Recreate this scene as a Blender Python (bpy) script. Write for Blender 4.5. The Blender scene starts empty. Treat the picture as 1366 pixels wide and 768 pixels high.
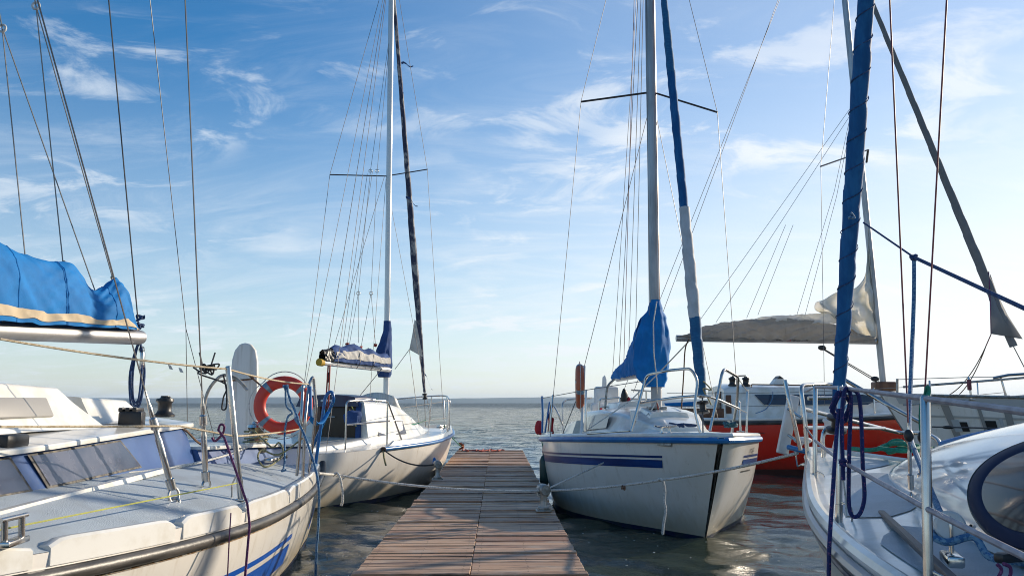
import bpy, bmesh, math, random
import numpy as np
from mathutils import Vector as V, Matrix, noise
rnd = random.Random(7)
scene = bpy.context.scene
COL = scene.collection
R_ = math.radians

# ------------------------------------------------------------------ camera
FPX, CX, CY = 1150.0, 683.0, 384.0
PITCH = math.atan2(153, FPX); YAW = R_(0.95)
CAM = V((0, 0, 1.5))
FW = V((math.sin(YAW)*math.cos(PITCH), math.cos(YAW)*math.cos(PITCH), math.sin(PITCH)))
RT = V((math.cos(YAW), -math.sin(YAW), 0)); UP = RT.cross(FW)
def ray(px, py): return FW*FPX + RT*(px-CX) - UP*(py-CY)
def P(px, py, Y):                      # a point at depth Y seen along the direction (px, py)
    d = ray(px, py); return CAM + d*(Y/d.y)
def PZ(px, py, z):
    d = ray(px, py); return CAM + d*((z-CAM.z)/d.z)
cd = bpy.data.cameras.new("camera"); cam = bpy.data.objects.new("camera", cd); COL.objects.link(cam)
cam.location = CAM
cam.rotation_euler = Matrix((RT, UP, -FW)).transposed().to_euler()
cd.sensor_width = 36; cd.lens = 36*FPX/1366; cd.clip_start = 0.05; cd.clip_end = 30000
scene.camera = cam

# ------------------------------------------------------------------ light
SUN_EL, SUN_AZ = R_(17.5), R_(56)        # azimuth from +Y towards +X
sd = V((math.sin(SUN_AZ)*math.cos(SUN_EL), math.cos(SUN_AZ)*math.cos(SUN_EL), math.sin(SUN_EL)))
sl = bpy.data.lights.new("sun", 'SUN'); sl.energy = 3.7; sl.angle = R_(0.53); sl.color = (1, .86, .68)
so = bpy.data.objects.new("sun", sl); COL.objects.link(so); so.rotation_euler = (-sd).to_track_quat('-Z', 'Y').to_euler()
so.location = (20, 10, 30)

scene.view_settings.view_transform = 'Standard'; scene.view_settings.look = 'None'
scene.view_settings.gamma = 1; scene.view_settings.exposure = 0.55
scene.view_settings.use_curve_mapping = False
scene.cycles.max_bounces = 8; scene.cycles.volume_bounces = 1; scene.cycles.caustics_reflective = True
scene.cycles.use_denoising = True; scene.cycles.denoising_prefilter = 'ACCURATE'; scene.cycles.filter_width = 1.0
scene.cycles.adaptive_threshold = .004

# ------------------------------------------------------------------ node helpers
class N:
    def __init__(s, tree): s.t = tree; s.n = tree.nodes; s.l = tree.links
    def add(s, typ, **kw):
        nd = s.n.new(typ)
        for k, v in kw.items(): setattr(nd, k, v)
        return nd
    def link(s, a, b): s.l.new(a, b)
    def val(s, sock, v):
        if hasattr(v, 'is_output'): s.link(v, sock)
        else: sock.default_value = v
    def math(s, op, a, b=0.0, clamp=False):
        m = s.add('ShaderNodeMath', operation=op); m.use_clamp = clamp
        s.val(m.inputs[0], a); s.val(m.inputs[1], b); return m.outputs[0]
    def mix(s, f, a, b):
        m = s.add('ShaderNodeMix', data_type='RGBA'); s.val(m.inputs[0], f)
        s.val(m.inputs[6], a if hasattr(a, 'is_output') else (*a[:3], 1)); s.val(m.inputs[7], b if hasattr(b, 'is_output') else (*b[:3], 1))
        return m.outputs[2]
    def noise(s, vec, scale, detail=4, rough=.55, dist=0.0):
        t = s.add('ShaderNodeTexNoise'); s.link(vec, t.inputs['Vector']); t.inputs['Scale'].default_value = scale
        t.inputs['Detail'].default_value = detail; t.inputs['Roughness'].default_value = rough; t.inputs['Distortion'].default_value = dist
        return t.outputs['Fac']
    def ramp(s, fac, lo, hi):
        m = s.add('ShaderNodeMapRange'); m.interpolation_type = 'SMOOTHSTEP'; s.val(m.inputs[0], fac)
        m.inputs[1].default_value = lo; m.inputs[2].default_value = hi; return m.outputs[0]
    def mapping(s, vec, scale=(1, 1, 1), loc=(0, 0, 0), rot=(0, 0, 0)):
        m = s.add('ShaderNodeMapping'); s.link(vec, m.inputs[0]); m.inputs['Scale'].default_value = scale
        m.inputs['Location'].default_value = loc; m.inputs['Rotation'].default_value = rot; return m.outputs[0]

def mat(name, col, rough=.5, metal=0.0, col2=None, nscale=6, nmap=(1, 1, 1), lo=.4, hi=.65, bump=0.0, bscale=60, bmap=(1, 1, 1), coat=0.0, spec=.5, trans=0.0, geo=True, rvar=0.0):
    m = bpy.data.materials.new(name); m.use_nodes = True; g = N(m.node_tree)
    b = g.n['Principled BSDF']; out = g.n['Material Output']
    b.inputs['Roughness'].default_value = rough; b.inputs['Metallic'].default_value = metal
    b.inputs['Coat Weight'].default_value = coat; b.inputs['Coat Roughness'].default_value = .08
    b.inputs['Specular IOR Level'].default_value = spec
    tc = g.add('ShaderNodeTexCoord').outputs['Object']
    c = (*col, 1)
    if col2:
        f = g.ramp(g.noise(g.mapping(tc, nmap), nscale, 6, .6), lo, hi)
        c = g.mix(f, col, col2); g.link(c, b.inputs['Base Color'])
        if rvar: g.link(g.math('ADD', g.math('MULTIPLY', f, rvar), rough), b.inputs['Roughness'])
    else: b.inputs['Base Color'].default_value = c
    if bump:
        bn = g.add('ShaderNodeBump'); bn.inputs['Strength'].default_value = bump; bn.inputs['Distance'].default_value = .01
        g.link(g.noise(g.mapping(tc, bmap), bscale, 3), bn.inputs['Height']); g.link(bn.outputs[0], b.inputs['Normal'])
    if trans:
        tr = g.add('ShaderNodeBsdfTranslucent'); g.val(tr.inputs[0], c)
        mx = g.add('ShaderNodeMixShader'); mx.inputs[0].default_value = trans
        g.link(b.outputs[0], mx.inputs[1]); g.link(tr.outputs[0], mx.inputs[2]); g.link(mx.outputs[0], out.inputs[0])
    return m

def rope_mat(name, c1, c2, freq=28, width=.5, rough=.75):
    """braided line: little flecks of a second colour winding round it"""
    m = bpy.data.materials.new(name); m.use_nodes = True; g = N(m.node_tree); b = g.n['Principled BSDF']
    tc = g.add('ShaderNodeTexCoord').outputs['Object']
    n1 = g.noise(tc, freq*2.2, 2, .5); f = g.ramp(n1, width-.06, width+.06)
    n2 = g.ramp(g.noise(tc, 5, 3), .35, .7)
    c = g.mix(f, c1, c2); c = g.mix(g.math('MULTIPLY', n2, .35), c, tuple(x*.45 for x in c1))
    g.link(c, b.inputs['Base Color']); b.inputs['Roughness'].default_value = rough
    bn = g.add('ShaderNodeBump'); bn.inputs['Strength'].default_value = .5; bn.inputs['Distance'].default_value = .004
    g.link(g.noise(tc, 160, 2), bn.inputs['Height']); g.link(bn.outputs[0], b.inputs['Normal'])
    return m

GEL = mat('gelcoat_white', (.80, .77, .70), .22, col2=(.66, .61, .51), nscale=1.6, nmap=(1, 1, .45), lo=.5, hi=.85, coat=.4, bump=.03, bscale=2.5, rvar=.2)
def stain_gel(name, base, dirt, low):
    m = mat(name, base, .24, coat=.35, bump=.03, bscale=2.5); g = N(m.node_tree); b = g.n['Principled BSDF']
    tc = g.add('ShaderNodeTexCoord').outputs['Object']
    st = g.ramp(g.noise(g.mapping(tc, (7, 7, .5)), 2.2, 6, .65), .52, .8)           # run-off streaks
    bl = g.ramp(g.noise(tc, 1.3, 6, .6), .45, .8)
    sep = g.add('ShaderNodeSeparateXYZ'); g.link(tc, sep.inputs[0])
    wl = g.math('SUBTRACT', 1.0, g.ramp(g.math('ADD', sep.outputs[2], g.math('MULTIPLY', g.noise(g.mapping(tc, (5, 5, .6)), 2, 5), .26)), .14, .62))  # scum line by the water
    c = g.mix(g.math('MULTIPLY', st, .62), base, dirt); c = g.mix(g.math('MULTIPLY', bl, .3), c, dirt); c = g.mix(g.math('MULTIPLY', wl, .8), c, low)
    sp = g.ramp(g.noise(tc, 38, 2, .5), .73, .78); c = g.mix(g.math('MULTIPLY', sp, .5), c, (.25, .2, .13))
    g.link(c, b.inputs['Base Color']); return m
GELH = stain_gel('gelcoat_hull_white', (.80, .77, .71), (.55, .48, .37), (.50, .41, .25))
GELR = stain_gel('hull_red_paint', (.70, .024, .010), (.54, .022, .010), (.22, .03, .015))
DECK = mat('deck_nonskid', (.44, .50, .54), .45, col2=(.37, .41, .43), nscale=3, bump=.55, bscale=130)
DECKS = mat('deck_smooth', (.78, .77, .72), .24, col2=(.66, .63, .55), nscale=4, coat=.3)
BLUEP = mat('blue_paint', (.028, .085, .24), .3, col2=(.045, .11, .29), nscale=3, coat=.3)
STRIPE = mat('stripe_blue', (.008, .085, .42), .3, col2=(.5, .5, .5), nscale=14, nmap=(1, 1, 3), lo=.7, hi=.74)
STRIPEN = mat('stripe_navy', (.008, .030, .14), .3, col2=(.012, .07, .26), nscale=1.2, nmap=(.6, .6, 6), lo=.45, hi=.7)
BLUERAIL = mat('blue_rail', (.010, .13, .38), .32, col2=(.03, .19, .45), nscale=3)
RUBBER = mat('black_rubber', (.035, .033, .03), .42, col2=(.10, .09, .08), nscale=9, nmap=(.3, .3, 2), bump=.2, bscale=25)
BLACK = mat('black_plastic', (.018, .018, .018), .4, bump=.1)
NAVYB = mat('boot_top_navy', (.012, .02, .07), .4, col2=(.04, .05, .05), nscale=5)
STEEL = mat('stainless', (.58, .56, .53), .2, 1.0, col2=(.50, .47, .44), nscale=5, rvar=.08)
ALU = mat('mast_aluminium', (.42, .42, .43), .42, .85, col2=(.34, .34, .34), nscale=5, nmap=(1, 1, .2), rvar=.12)
ALUW = mat('mast_white', (.74, .74, .72), .3, .25)
GALV = mat('galvanised', (.42, .42, .40), .5, .8, col2=(.28, .25, .2), nscale=16, rvar=.2)
WIRE = mat('wire_steel', (.16, .15, .145), .5, .5)
WIRED = mat('wire_dark', (.05, .05, .055), .5)
WIREL = mat('line_pale', (.26, .25, .23), .75)
WIRER = mat('line_red', (.20, .05, .06), .6)
CANB = mat('canvas_blue', (.003, .150, .42), .72, col2=(.006, .19, .52), nscale=5, bump=.15, bscale=160, spec=.25)
CANN = mat('canvas_navy', (.035, .075, .20), .8, col2=(.05, .10, .26), nscale=5, bump=.15, bscale=160, spec=.2)
CANT = mat('canvas_tan', (.60, .49, .34), .8, col2=(.5, .4, .27), nscale=6, bump=.12, bscale=160, spec=.2)
CANG = mat('canvas_grey', (.50, .47, .43), .85, col2=(.56, .52, .47), nscale=4, bump=.15, bscale=120, spec=.2, trans=.6)
CANW = mat('canvas_white', (.62, .60, .55), .8, col2=(.5, .47, .42), nscale=7, bump=.1, bscale=120, spec=.2)
SAIL = mat('sailcloth', (.88, .87, .84), .6, col2=(.86, .82, .72), nscale=3, bump=.08, bscale=30, trans=.6)
UVB = mat('furl_blue', (.006, .085, .24), .7, col2=(.015, .13, .32), nscale=4, nmap=(3, 3, .7), bump=.35, bscale=26, bmap=(1, 1, .3), spec=.25)
UVD = mat('furl_dark', (.025, .035, .08), .7, col2=(.36, .36, .35), nscale=3.4, nmap=(2, 2, 1.2), lo=.48, hi=.62, bump=.3, bscale=26)
UVG = mat('furl_grey', (.17, .17, .175), .8, col2=(.2, .2, .2), nscale=4, bump=.1, bscale=26, bmap=(1, 1, .3))
UVT = mat('furl_teal', (.006, .10, .23), .7, col2=(.012, .14, .29), nscale=14, nmap=(1, 1, 5), bump=.3, bscale=30)
GLASS = mat('window_smoked', (.045, .055, .085), .1, col2=(.10, .105, .14), nscale=2.4, coat=.4, rvar=.2)
GLASSD = mat('door_smoked', (.040, .022, .013), .32, spec=.3)
SEAL = mat('sealant_black', (.02, .02, .018), .6, col2=(.16, .14, .11), nscale=18)
TEAK = mat('teak_brown', (.16, .07, .03), .5, col2=(.10, .04, .02), nscale=9, nmap=(1, 1, .2))
BUOY = mat('buoy_red', (.70, .055, .025), .42, col2=(.6, .05, .03), nscale=5, bump=.1, bscale=14)
ORNG = mat('buoy_orange', (.55, .13, .05), .55, col2=(.45, .12, .06), nscale=8)
REFL = mat('reflective_tape', (.20, .29, .34), .3, .3)
REDC = mat('red_cloth', (.50, .03, .04), .8)
YELL = mat('yellow_strap', (.55, .33, .03), .7)
FENG = mat('fender_dark_green', (.012, .05, .045), .45)
WHITEP = mat('white_plastic', (.72, .72, .70), .35, col2=(.62, .6, .56), nscale=5)
GREYM = mat('grey_moulding', (.30, .29, .27), .5)
CHAL = mat('rudder_white', (.76, .74, .68), .45, col2=(.6, .57, .5), nscale=3, nmap=(8, 8, .5), bump=.15, bscale=30, bmap=(3, 3, .3))
INK = mat('lettering_black', (.012, .012, .014), .5)
INKR = mat('lettering_red', (.5, .02, .02), .5)
INKW = mat('lettering_white', (.75, .75, .75), .5)
R_CREAM = rope_mat('rope_cream', (.62, .52, .36), (.45, .34, .2))
R_WHITE = rope_mat('rope_white', (.66, .64, .58), (.30, .28, .25), 40, .58)
R_BLUE = rope_mat('rope_blue', (.035, .13, .28), (.16, .30, .42), 34)
R_NAVY = rope_mat('rope_navy_fleck', (.010, .020, .12), (.28, .09, .20), 45, .64)
R_DKBL = rope_mat('rope_dark_blue', (.012, .035, .11), (.03, .08, .2), 30)
R_GREEN = rope_mat('rope_green', (.008, .17, .10), (.01, .24, .15), 30)
R_BLACK = rope_mat('rope_black', (.02, .02, .02), (.06, .06, .06), 30)
R_BROWN = rope_mat('rope_brown', (.10, .05, .03), (.25, .14, .07), 45)
R_PURP = rope_mat('rope_purple', (.13, .025, .10), (.32, .10, .22), 45, .6)
R_YEL = rope_mat('line_yellow', (.50, .50, .10), (.42, .42, .12), 30)
R_RED = rope_mat('rope_red', (.42, .05, .03), (.5, .2, .12), 40, .6)
R_ORNG = rope_mat('rope_orange', (.45, .12, .04), (.3, .1, .05), 40)
R_OLIVE = rope_mat('rope_olive', (.36, .33, .17), (.22, .2, .1), 40)

# ------------------------------------------------------------------ mesh builder (everything in world space)
def frames(pts):
    n = len(pts); T = []
    for i in range(n):
        a = pts[max(i-1, 0)]; b = pts[min(i+1, n-1)]; d = (b-a)
        T.append(d.normalized() if d.length > 1e-9 else V((0, 0, 1)))
    ref = V((0, 0, 1)) if abs(T[0].z) < .9 else V((1, 0, 0))
    u = (ref - T[0]*ref.dot(T[0])).normalized(); out = []
    for t in T:
        u = u - t*u.dot(t)
        u = u.normalized() if u.length > 1e-6 else t.orthogonal().normalized()
        out.append((u.copy(), t.cross(u)))
    return out
def catmull(pts, n=6, closed=False):
    pts = [V(p) for p in pts]; m = len(pts); out = []
    if m < 3: 
        return [pts[0].lerp(pts[1], i/n) for i in range(n+1)]
    for i in range(m if closed else m-1):
        g = (lambda k: pts[k % m]) if closed else (lambda k: pts[min(max(k, 0), m-1)])
        p0, p1, p2, p3 = g(i-1), g(i), g(i+1), g(i+2)
        for j in range(n):
            t = j/n
            out.append(.5*((2*p1)+(p2-p0)*t+(2*p0-5*p1+4*p2-p3)*t*t+(3*p1-p0-3*p2+p3)*t**3))
    if not closed: out.append(pts[-1].copy())
    return out
def fillet(pts, r=.08, n=5):
    pts = [V(p) for p in pts]; out = [pts[0]]
    for i in range(1, len(pts)-1):
        a, b, c = pts[i-1], pts[i], pts[i+1]
        d = min(r, (a-b).length*.48, (c-b).length*.48)
        s = b+(a-b).normalized()*d; e = b+(c-b).normalized()*d
        for j in range(n+1):
            t = j/n; out.append(s*(1-t)**2+b*2*t*(1-t)+e*t*t)
    out.append(pts[-1]); return out
def sagline(a, b, sag=0.0, n=14, wob=0.0):
    a, b = V(a), V(b)
    return [a.lerp(b, i/n)+V((0, 0, -4*sag*(i/n)*(1-i/n)))+V((wob*math.sin(i*2.1), wob*math.cos(i*1.7), wob*math.sin(i*1.3)))*(0 < i < n) for i in range(n+1)]
def interp(tab, t):
    """smooth monotone table look-up"""
    if t <= tab[0][0]: return tab[0][1]
    for (a, x), (b, y) in zip(tab, tab[1:]):
        if t <= b:
            i = tab.index((a, x)); u = (t-a)/(b-a)
            def sl(k):
                if k <= 0: return (tab[1][1]-tab[0][1])/(tab[1][0]-tab[0][0])
                if k >= len(tab)-1: return (tab[-1][1]-tab[-2][1])/(tab[-1][0]-tab[-2][0])
                return (tab[k+1][1]-tab[k-1][1])/(tab[k+1][0]-tab[k-1][0])
            h = b-a; m0, m1 = sl(i)*h, sl(i+1)*h
            return (2*u**3-3*u*u+1)*x+(u**3-2*u*u+u)*m0+(-2*u**3+3*u*u)*y+(u**3-u*u)*m1
    return tab[-1][1]

class MB:
    def __init__(s): s.v = []; s.f = []
    def tube(s, pts, r, n=8, caps=True, closed=False, flat=1.0):
        pts = [V(p) for p in pts]; m = len(pts)
        rs = r if isinstance(r, (list, tuple)) else [r]*m
        if closed: pts2 = pts+[pts[0]]; fr = frames(pts2)[:-1]
        else: fr = frames(pts)
        b = len(s.v)
        for p, rr, (u, w) in zip(pts, rs, fr):
            for k in range(n):
                a = 2*math.pi*k/n; s.v.append(p+(u*math.cos(a)*flat+w*math.sin(a))*rr)
        for i in range(m if closed else m-1):
            for k in range(n):
                i2 = (i+1) % m
                s.f.append((b+i*n+k, b+i*n+(k+1) % n, b+i2*n+(k+1) % n, b+i2*n+k))
        if caps and not closed:
            s.f.append(tuple(b+k for k in reversed(range(n)))); s.f.append(tuple(b+(m-1)*n+k for k in range(n)))
        return s
    def grid(s, rows, cu=False, cv=False):
        b = len(s.v); R = len(rows); C = len(rows[0])
        for r in rows: s.v.extend(V(p) for p in r)
        for i in range(R if cu else R-1):
            for j in range(C if cv else C-1):
                i2, j2 = (i+1) % R, (j+1) % C
                s.f.append((b+i*C+j, b+i*C+j2, b+i2*C+j2, b+i2*C+j))
        return s
    def poly(s, pts):
        b = len(s.v); s.v.extend(V(p) for p in pts); s.f.append(tuple(range(b, b+len(pts)))); return s
    def prism(s, pts, off):
        b = len(s.v); n = len(pts); off = V(off)
        s.v.extend(V(p) for p in pts); s.v.extend(V(p)+off for p in pts)
        s.f.append(tuple(b+i for i in reversed(range(n)))); s.f.append(tuple(b+n+i for i in range(n)))
        for i in range(n): s.f.append((b+i, b+(i+1) % n, b+n+(i+1) % n, b+n+i))
        return s
    def box(s, c, size, ax=None, bev=.0, seg=2):
        bm = bmesh.new(); bmesh.ops.create_cube(bm, size=1)
        for v in bm.verts: v.co = V((v.co.x*size[0], v.co.y*size[1], v.co.z*size[2]))
        if bev: bmesh.ops.bevel(bm, geom=bm.edges[:], offset=bev, segments=seg, affect='EDGES', profile=.5)
        M = Matrix.Identity(3) if ax is None else Matrix(ax).transposed()
        b = len(s.v); bm.verts.index_update()
        s.v.extend(V(c)+M @ v.co for v in bm.verts)
        s.f.extend(tuple(b+v.index for v in f.verts) for f in bm.faces); bm.free(); return s
    def lathe(s, prof, o, axis=(0, 0, 1), n=16):
        o, ax = V(o), V(axis).normalized(); u = ax.orthogonal().normalized(); w = ax.cross(u)
        rows = [[o+ax*h+(u*math.cos(2*math.pi*k/n)+w*math.sin(2*math.pi*k/n))*r for k in range(n)] for r, h in prof]
        s.grid(rows, cv=True); b = len(s.v)-len(prof)*n
        s.f.append(tuple(b+k for k in reversed(range(n)))); s.f.append(tuple(b+(len(prof)-1)*n+k for k in range(n)))
        return s
    def torus(s, c, axis, R, r, n=36, m=10, a0=0, a1=2*math.pi, sq=1.0):
        c, ax = V(c), V(axis).normalized(); u = ax.orthogonal().normalized() if abs(ax.z) > .95 else V((0, 0, 1)).cross(ax).normalized(); w = ax.cross(u)
        full = abs(a1-a0) > 6.28; K = n if full else n+1; rows = []
        for i in range(K):
            a = a0+(a1-a0)*i/n; d = u*math.cos(a)+w*math.sin(a)
            rows.append([c+d*R+(d*math.cos(2*math.pi*j/m)+ax*math.sin(2*math.pi*j/m)*sq)*r for j in range(m)])
        return s.grid(rows, cu=full, cv=True)
    def blob(s, c, rad, nz=.0, seed=0, n=14, ax=None):
        rows = []; M = Matrix.Identity(3) if ax is None else Matrix(ax).transposed()
        for i in range(n//2+1):
            th = math.pi*i/(n//2); row = []
            for k in range(n):
                ph = 2*math.pi*k/n; d = V((math.sin(th)*math.cos(ph), math.sin(th)*math.sin(ph), math.cos(th)))
                q = 1+nz*noise.noise(d*1.7+V((seed, seed*2, 0)))
                row.append(V(c)+M @ V((d.x*rad[0]*q, d.y*rad[1]*q, d.z*rad[2]*q)))
            rows.append(row)
        return s.grid(rows, cv=True)

ROOT = {}
def rootM(o):
    while o.parent: o = o.parent
    return ROOT[o.name]
def props(o, label=None, cat=None, group=None, kind=None):
    for k, v in (('label', label), ('category', cat), ('group', group), ('kind', kind)):
        if v: o[k] = v
def link_mesh(name, mb, m, M, smooth, recalc):
    me = bpy.data.meshes.new(name); Mi = M.inverted()
    me.from_pydata([Mi @ v for v in mb.v], [], mb.f)
    if recalc:
        bm = bmesh.new(); bm.from_mesh(me); bmesh.ops.recalc_face_normals(bm, faces=bm.faces[:]); bm.to_mesh(me); bm.free()
    me.materials.append(m)
    if smooth:
        me.polygons.foreach_set('use_smooth', [True]*len(me.polygons)); me.set_sharp_from_angle(angle=R_(smooth))
    o = bpy.data.objects.new(name, me); COL.objects.link(o); return o
def part(name, mb, m, parent, label=None, smooth=40, recalc=True):
    o = link_mesh(name, mb, m, rootM(parent), smooth, recalc); o.parent = parent
    if label: o['label'] = label
    return o
def thing(name, label, cat, loc, rotz=0.0, group=None):
    o = bpy.data.objects.new(name, None); COL.objects.link(o); o.empty_display_size = .2
    M = Matrix.Translation(V(loc)) @ Matrix.Rotation(rotz, 4, 'Z'); o.matrix_world = M; ROOT[o.name] = M
    props(o, label, cat, group); return o
def solo(name, mb, m, label, cat, loc=None, group=None, kind=None, smooth=40):
    if loc is None:
        loc = sum((v for v in mb.v), V())/len(mb.v); loc.z = min(v.z for v in mb.v)
    M = Matrix.Translation(V(loc)); o = link_mesh(name, mb, m, M, smooth, True); o.matrix_world = M; ROOT[o.name] = M
    props(o, label, cat, group, kind); return o
def lettering(txt, m, parent, o, xd, yd, h, name='lettering'):
    """the words as flat mesh letters: origin o, reading along xd, upright along yd, cap height h"""
    cu = bpy.data.curves.new(name, 'FONT'); cu.body = txt; cu.size = h/.7; cu.extrude = .0008/(h/.7)*0
    tmp = bpy.data.objects.new('tmp', cu); COL.objects.link(tmp)
    dg = bpy.context.evaluated_depsgraph_get(); me = bpy.data.meshes.new_from_object(tmp.evaluated_get(dg))
    xd, yd = V(xd).normalized(), V(yd).normalized(); mb = MB()
    mb.v = [V(o)+xd*v.co.x+yd*v.co.y for v in me.vertices]; mb.f = [tuple(p.vertices) for p in me.polygons]
    w = max(v.co.x for v in me.vertices)
    bpy.data.objects.remove(tmp); bpy.data.meshes.remove(me); bpy.data.curves.remove(cu)
    return part(name, mb, m, parent, smooth=0, recalc=False), w

# ------------------------------------------------------------------ sky
w = bpy.data.worlds.new("World"); scene.world = w; w.use_nodes = True
g = N(w.node_tree); bg = g.n['Background']
sky = g.add('ShaderNodeTexSky', sky_type='NISHITA'); sky.sun_disc = False
sky.sun_elevation = SUN_EL; sky.sun_rotation = SUN_AZ; sky.air_density = 1.0; sky.dust_density = .35; sky.ozone_density = 3.2; sky.altitude = 0
hs = g.add('ShaderNodeHueSaturation'); hs.inputs['Saturation'].default_value = 1.31; g.link(sky.outputs[0], hs.inputs['Color'])
tc = g.add('ShaderNodeTexCoord').outputs['Generated']
sep = g.add('ShaderNodeSeparateXYZ'); g.link(tc, sep.inputs[0])
zc = g.math('ADD', g.math('MAXIMUM', sep.outputs[2], 0.0), .22)
comb = g.add('ShaderNodeCombineXYZ'); g.link(g.math('DIVIDE', sep.outputs[0], zc), comb.inputs[0]); g.link(g.math('DIVIDE', sep.outputs[1], zc), comb.inputs[1])
pl = comb.outputs[0]
n1 = g.noise(g.mapping(pl, (1.0, 1.5, 1), (3.1, 1.7, 0), (0, 0, .25)), 2.9, 11, .62, .8)
n2 = g.noise(g.mapping(pl, (.7, .9, 1), (7.9, 2.9, 0), (0, 0, .3)), 1.5, 3, .5)
n3 = g.noise(g.mapping(pl, (1.0, 3.0, 1), (1.3, 4.7, 0), (0, 0, .4)), 1.5, 9, .66, 1.4)
c1 = g.math('MULTIPLY', g.ramp(n1, .50, .64), g.ramp(n2, .43, .57))
c2 = g.math('MULTIPLY', g.ramp(n3, .44, .80), g.ramp(n2, .34, .56))
# thin veil nearer the horizon
low = g.math('SUBTRACT', 1.0, g.ramp(sep.outputs[2], .02, .40))
c3 = g.math('MULTIPLY', g.ramp(n3, .36, .72), g.math('MULTIPLY', low, .34))
midband = g.ramp(sep.outputs[2], .47, .28)
c1 = g.math('MULTIPLY', c1, g.math('ADD', .45, g.math('MULTIPLY', midband, .55))); c2 = g.math('MULTIPLY', c2, g.math('ADD', .3, midband))
cov = g.math('MINIMUM', g.math('ADD', g.math('ADD', g.math('MULTIPLY', c1, .62), g.math('MULTIPLY', c2, .18)), c3), .85)
# brighter towards the sun
dt = g.add('ShaderNodeVectorMath', operation='DOT_PRODUCT'); g.link(tc, dt.inputs[0]); dt.inputs[1].default_value = sd
glow = g.ramp(dt.outputs['Value'], .30, 1.0)
cl = g.mix(glow, (5.3, 5.8, 6.3), (6.7, 6.8, 6.8))
veil = g.mix(g.math('ADD', g.math('MULTIPLY', low, g.math('ADD', .44, g.math('MULTIPLY', glow, .2))), g.math('MULTIPLY', glow, .33), True), hs.outputs[0], cl)
g.link(g.mix(cov, veil, cl), bg.inputs['Color']); bg.inputs['Strength'].default_value = 0.108

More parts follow.
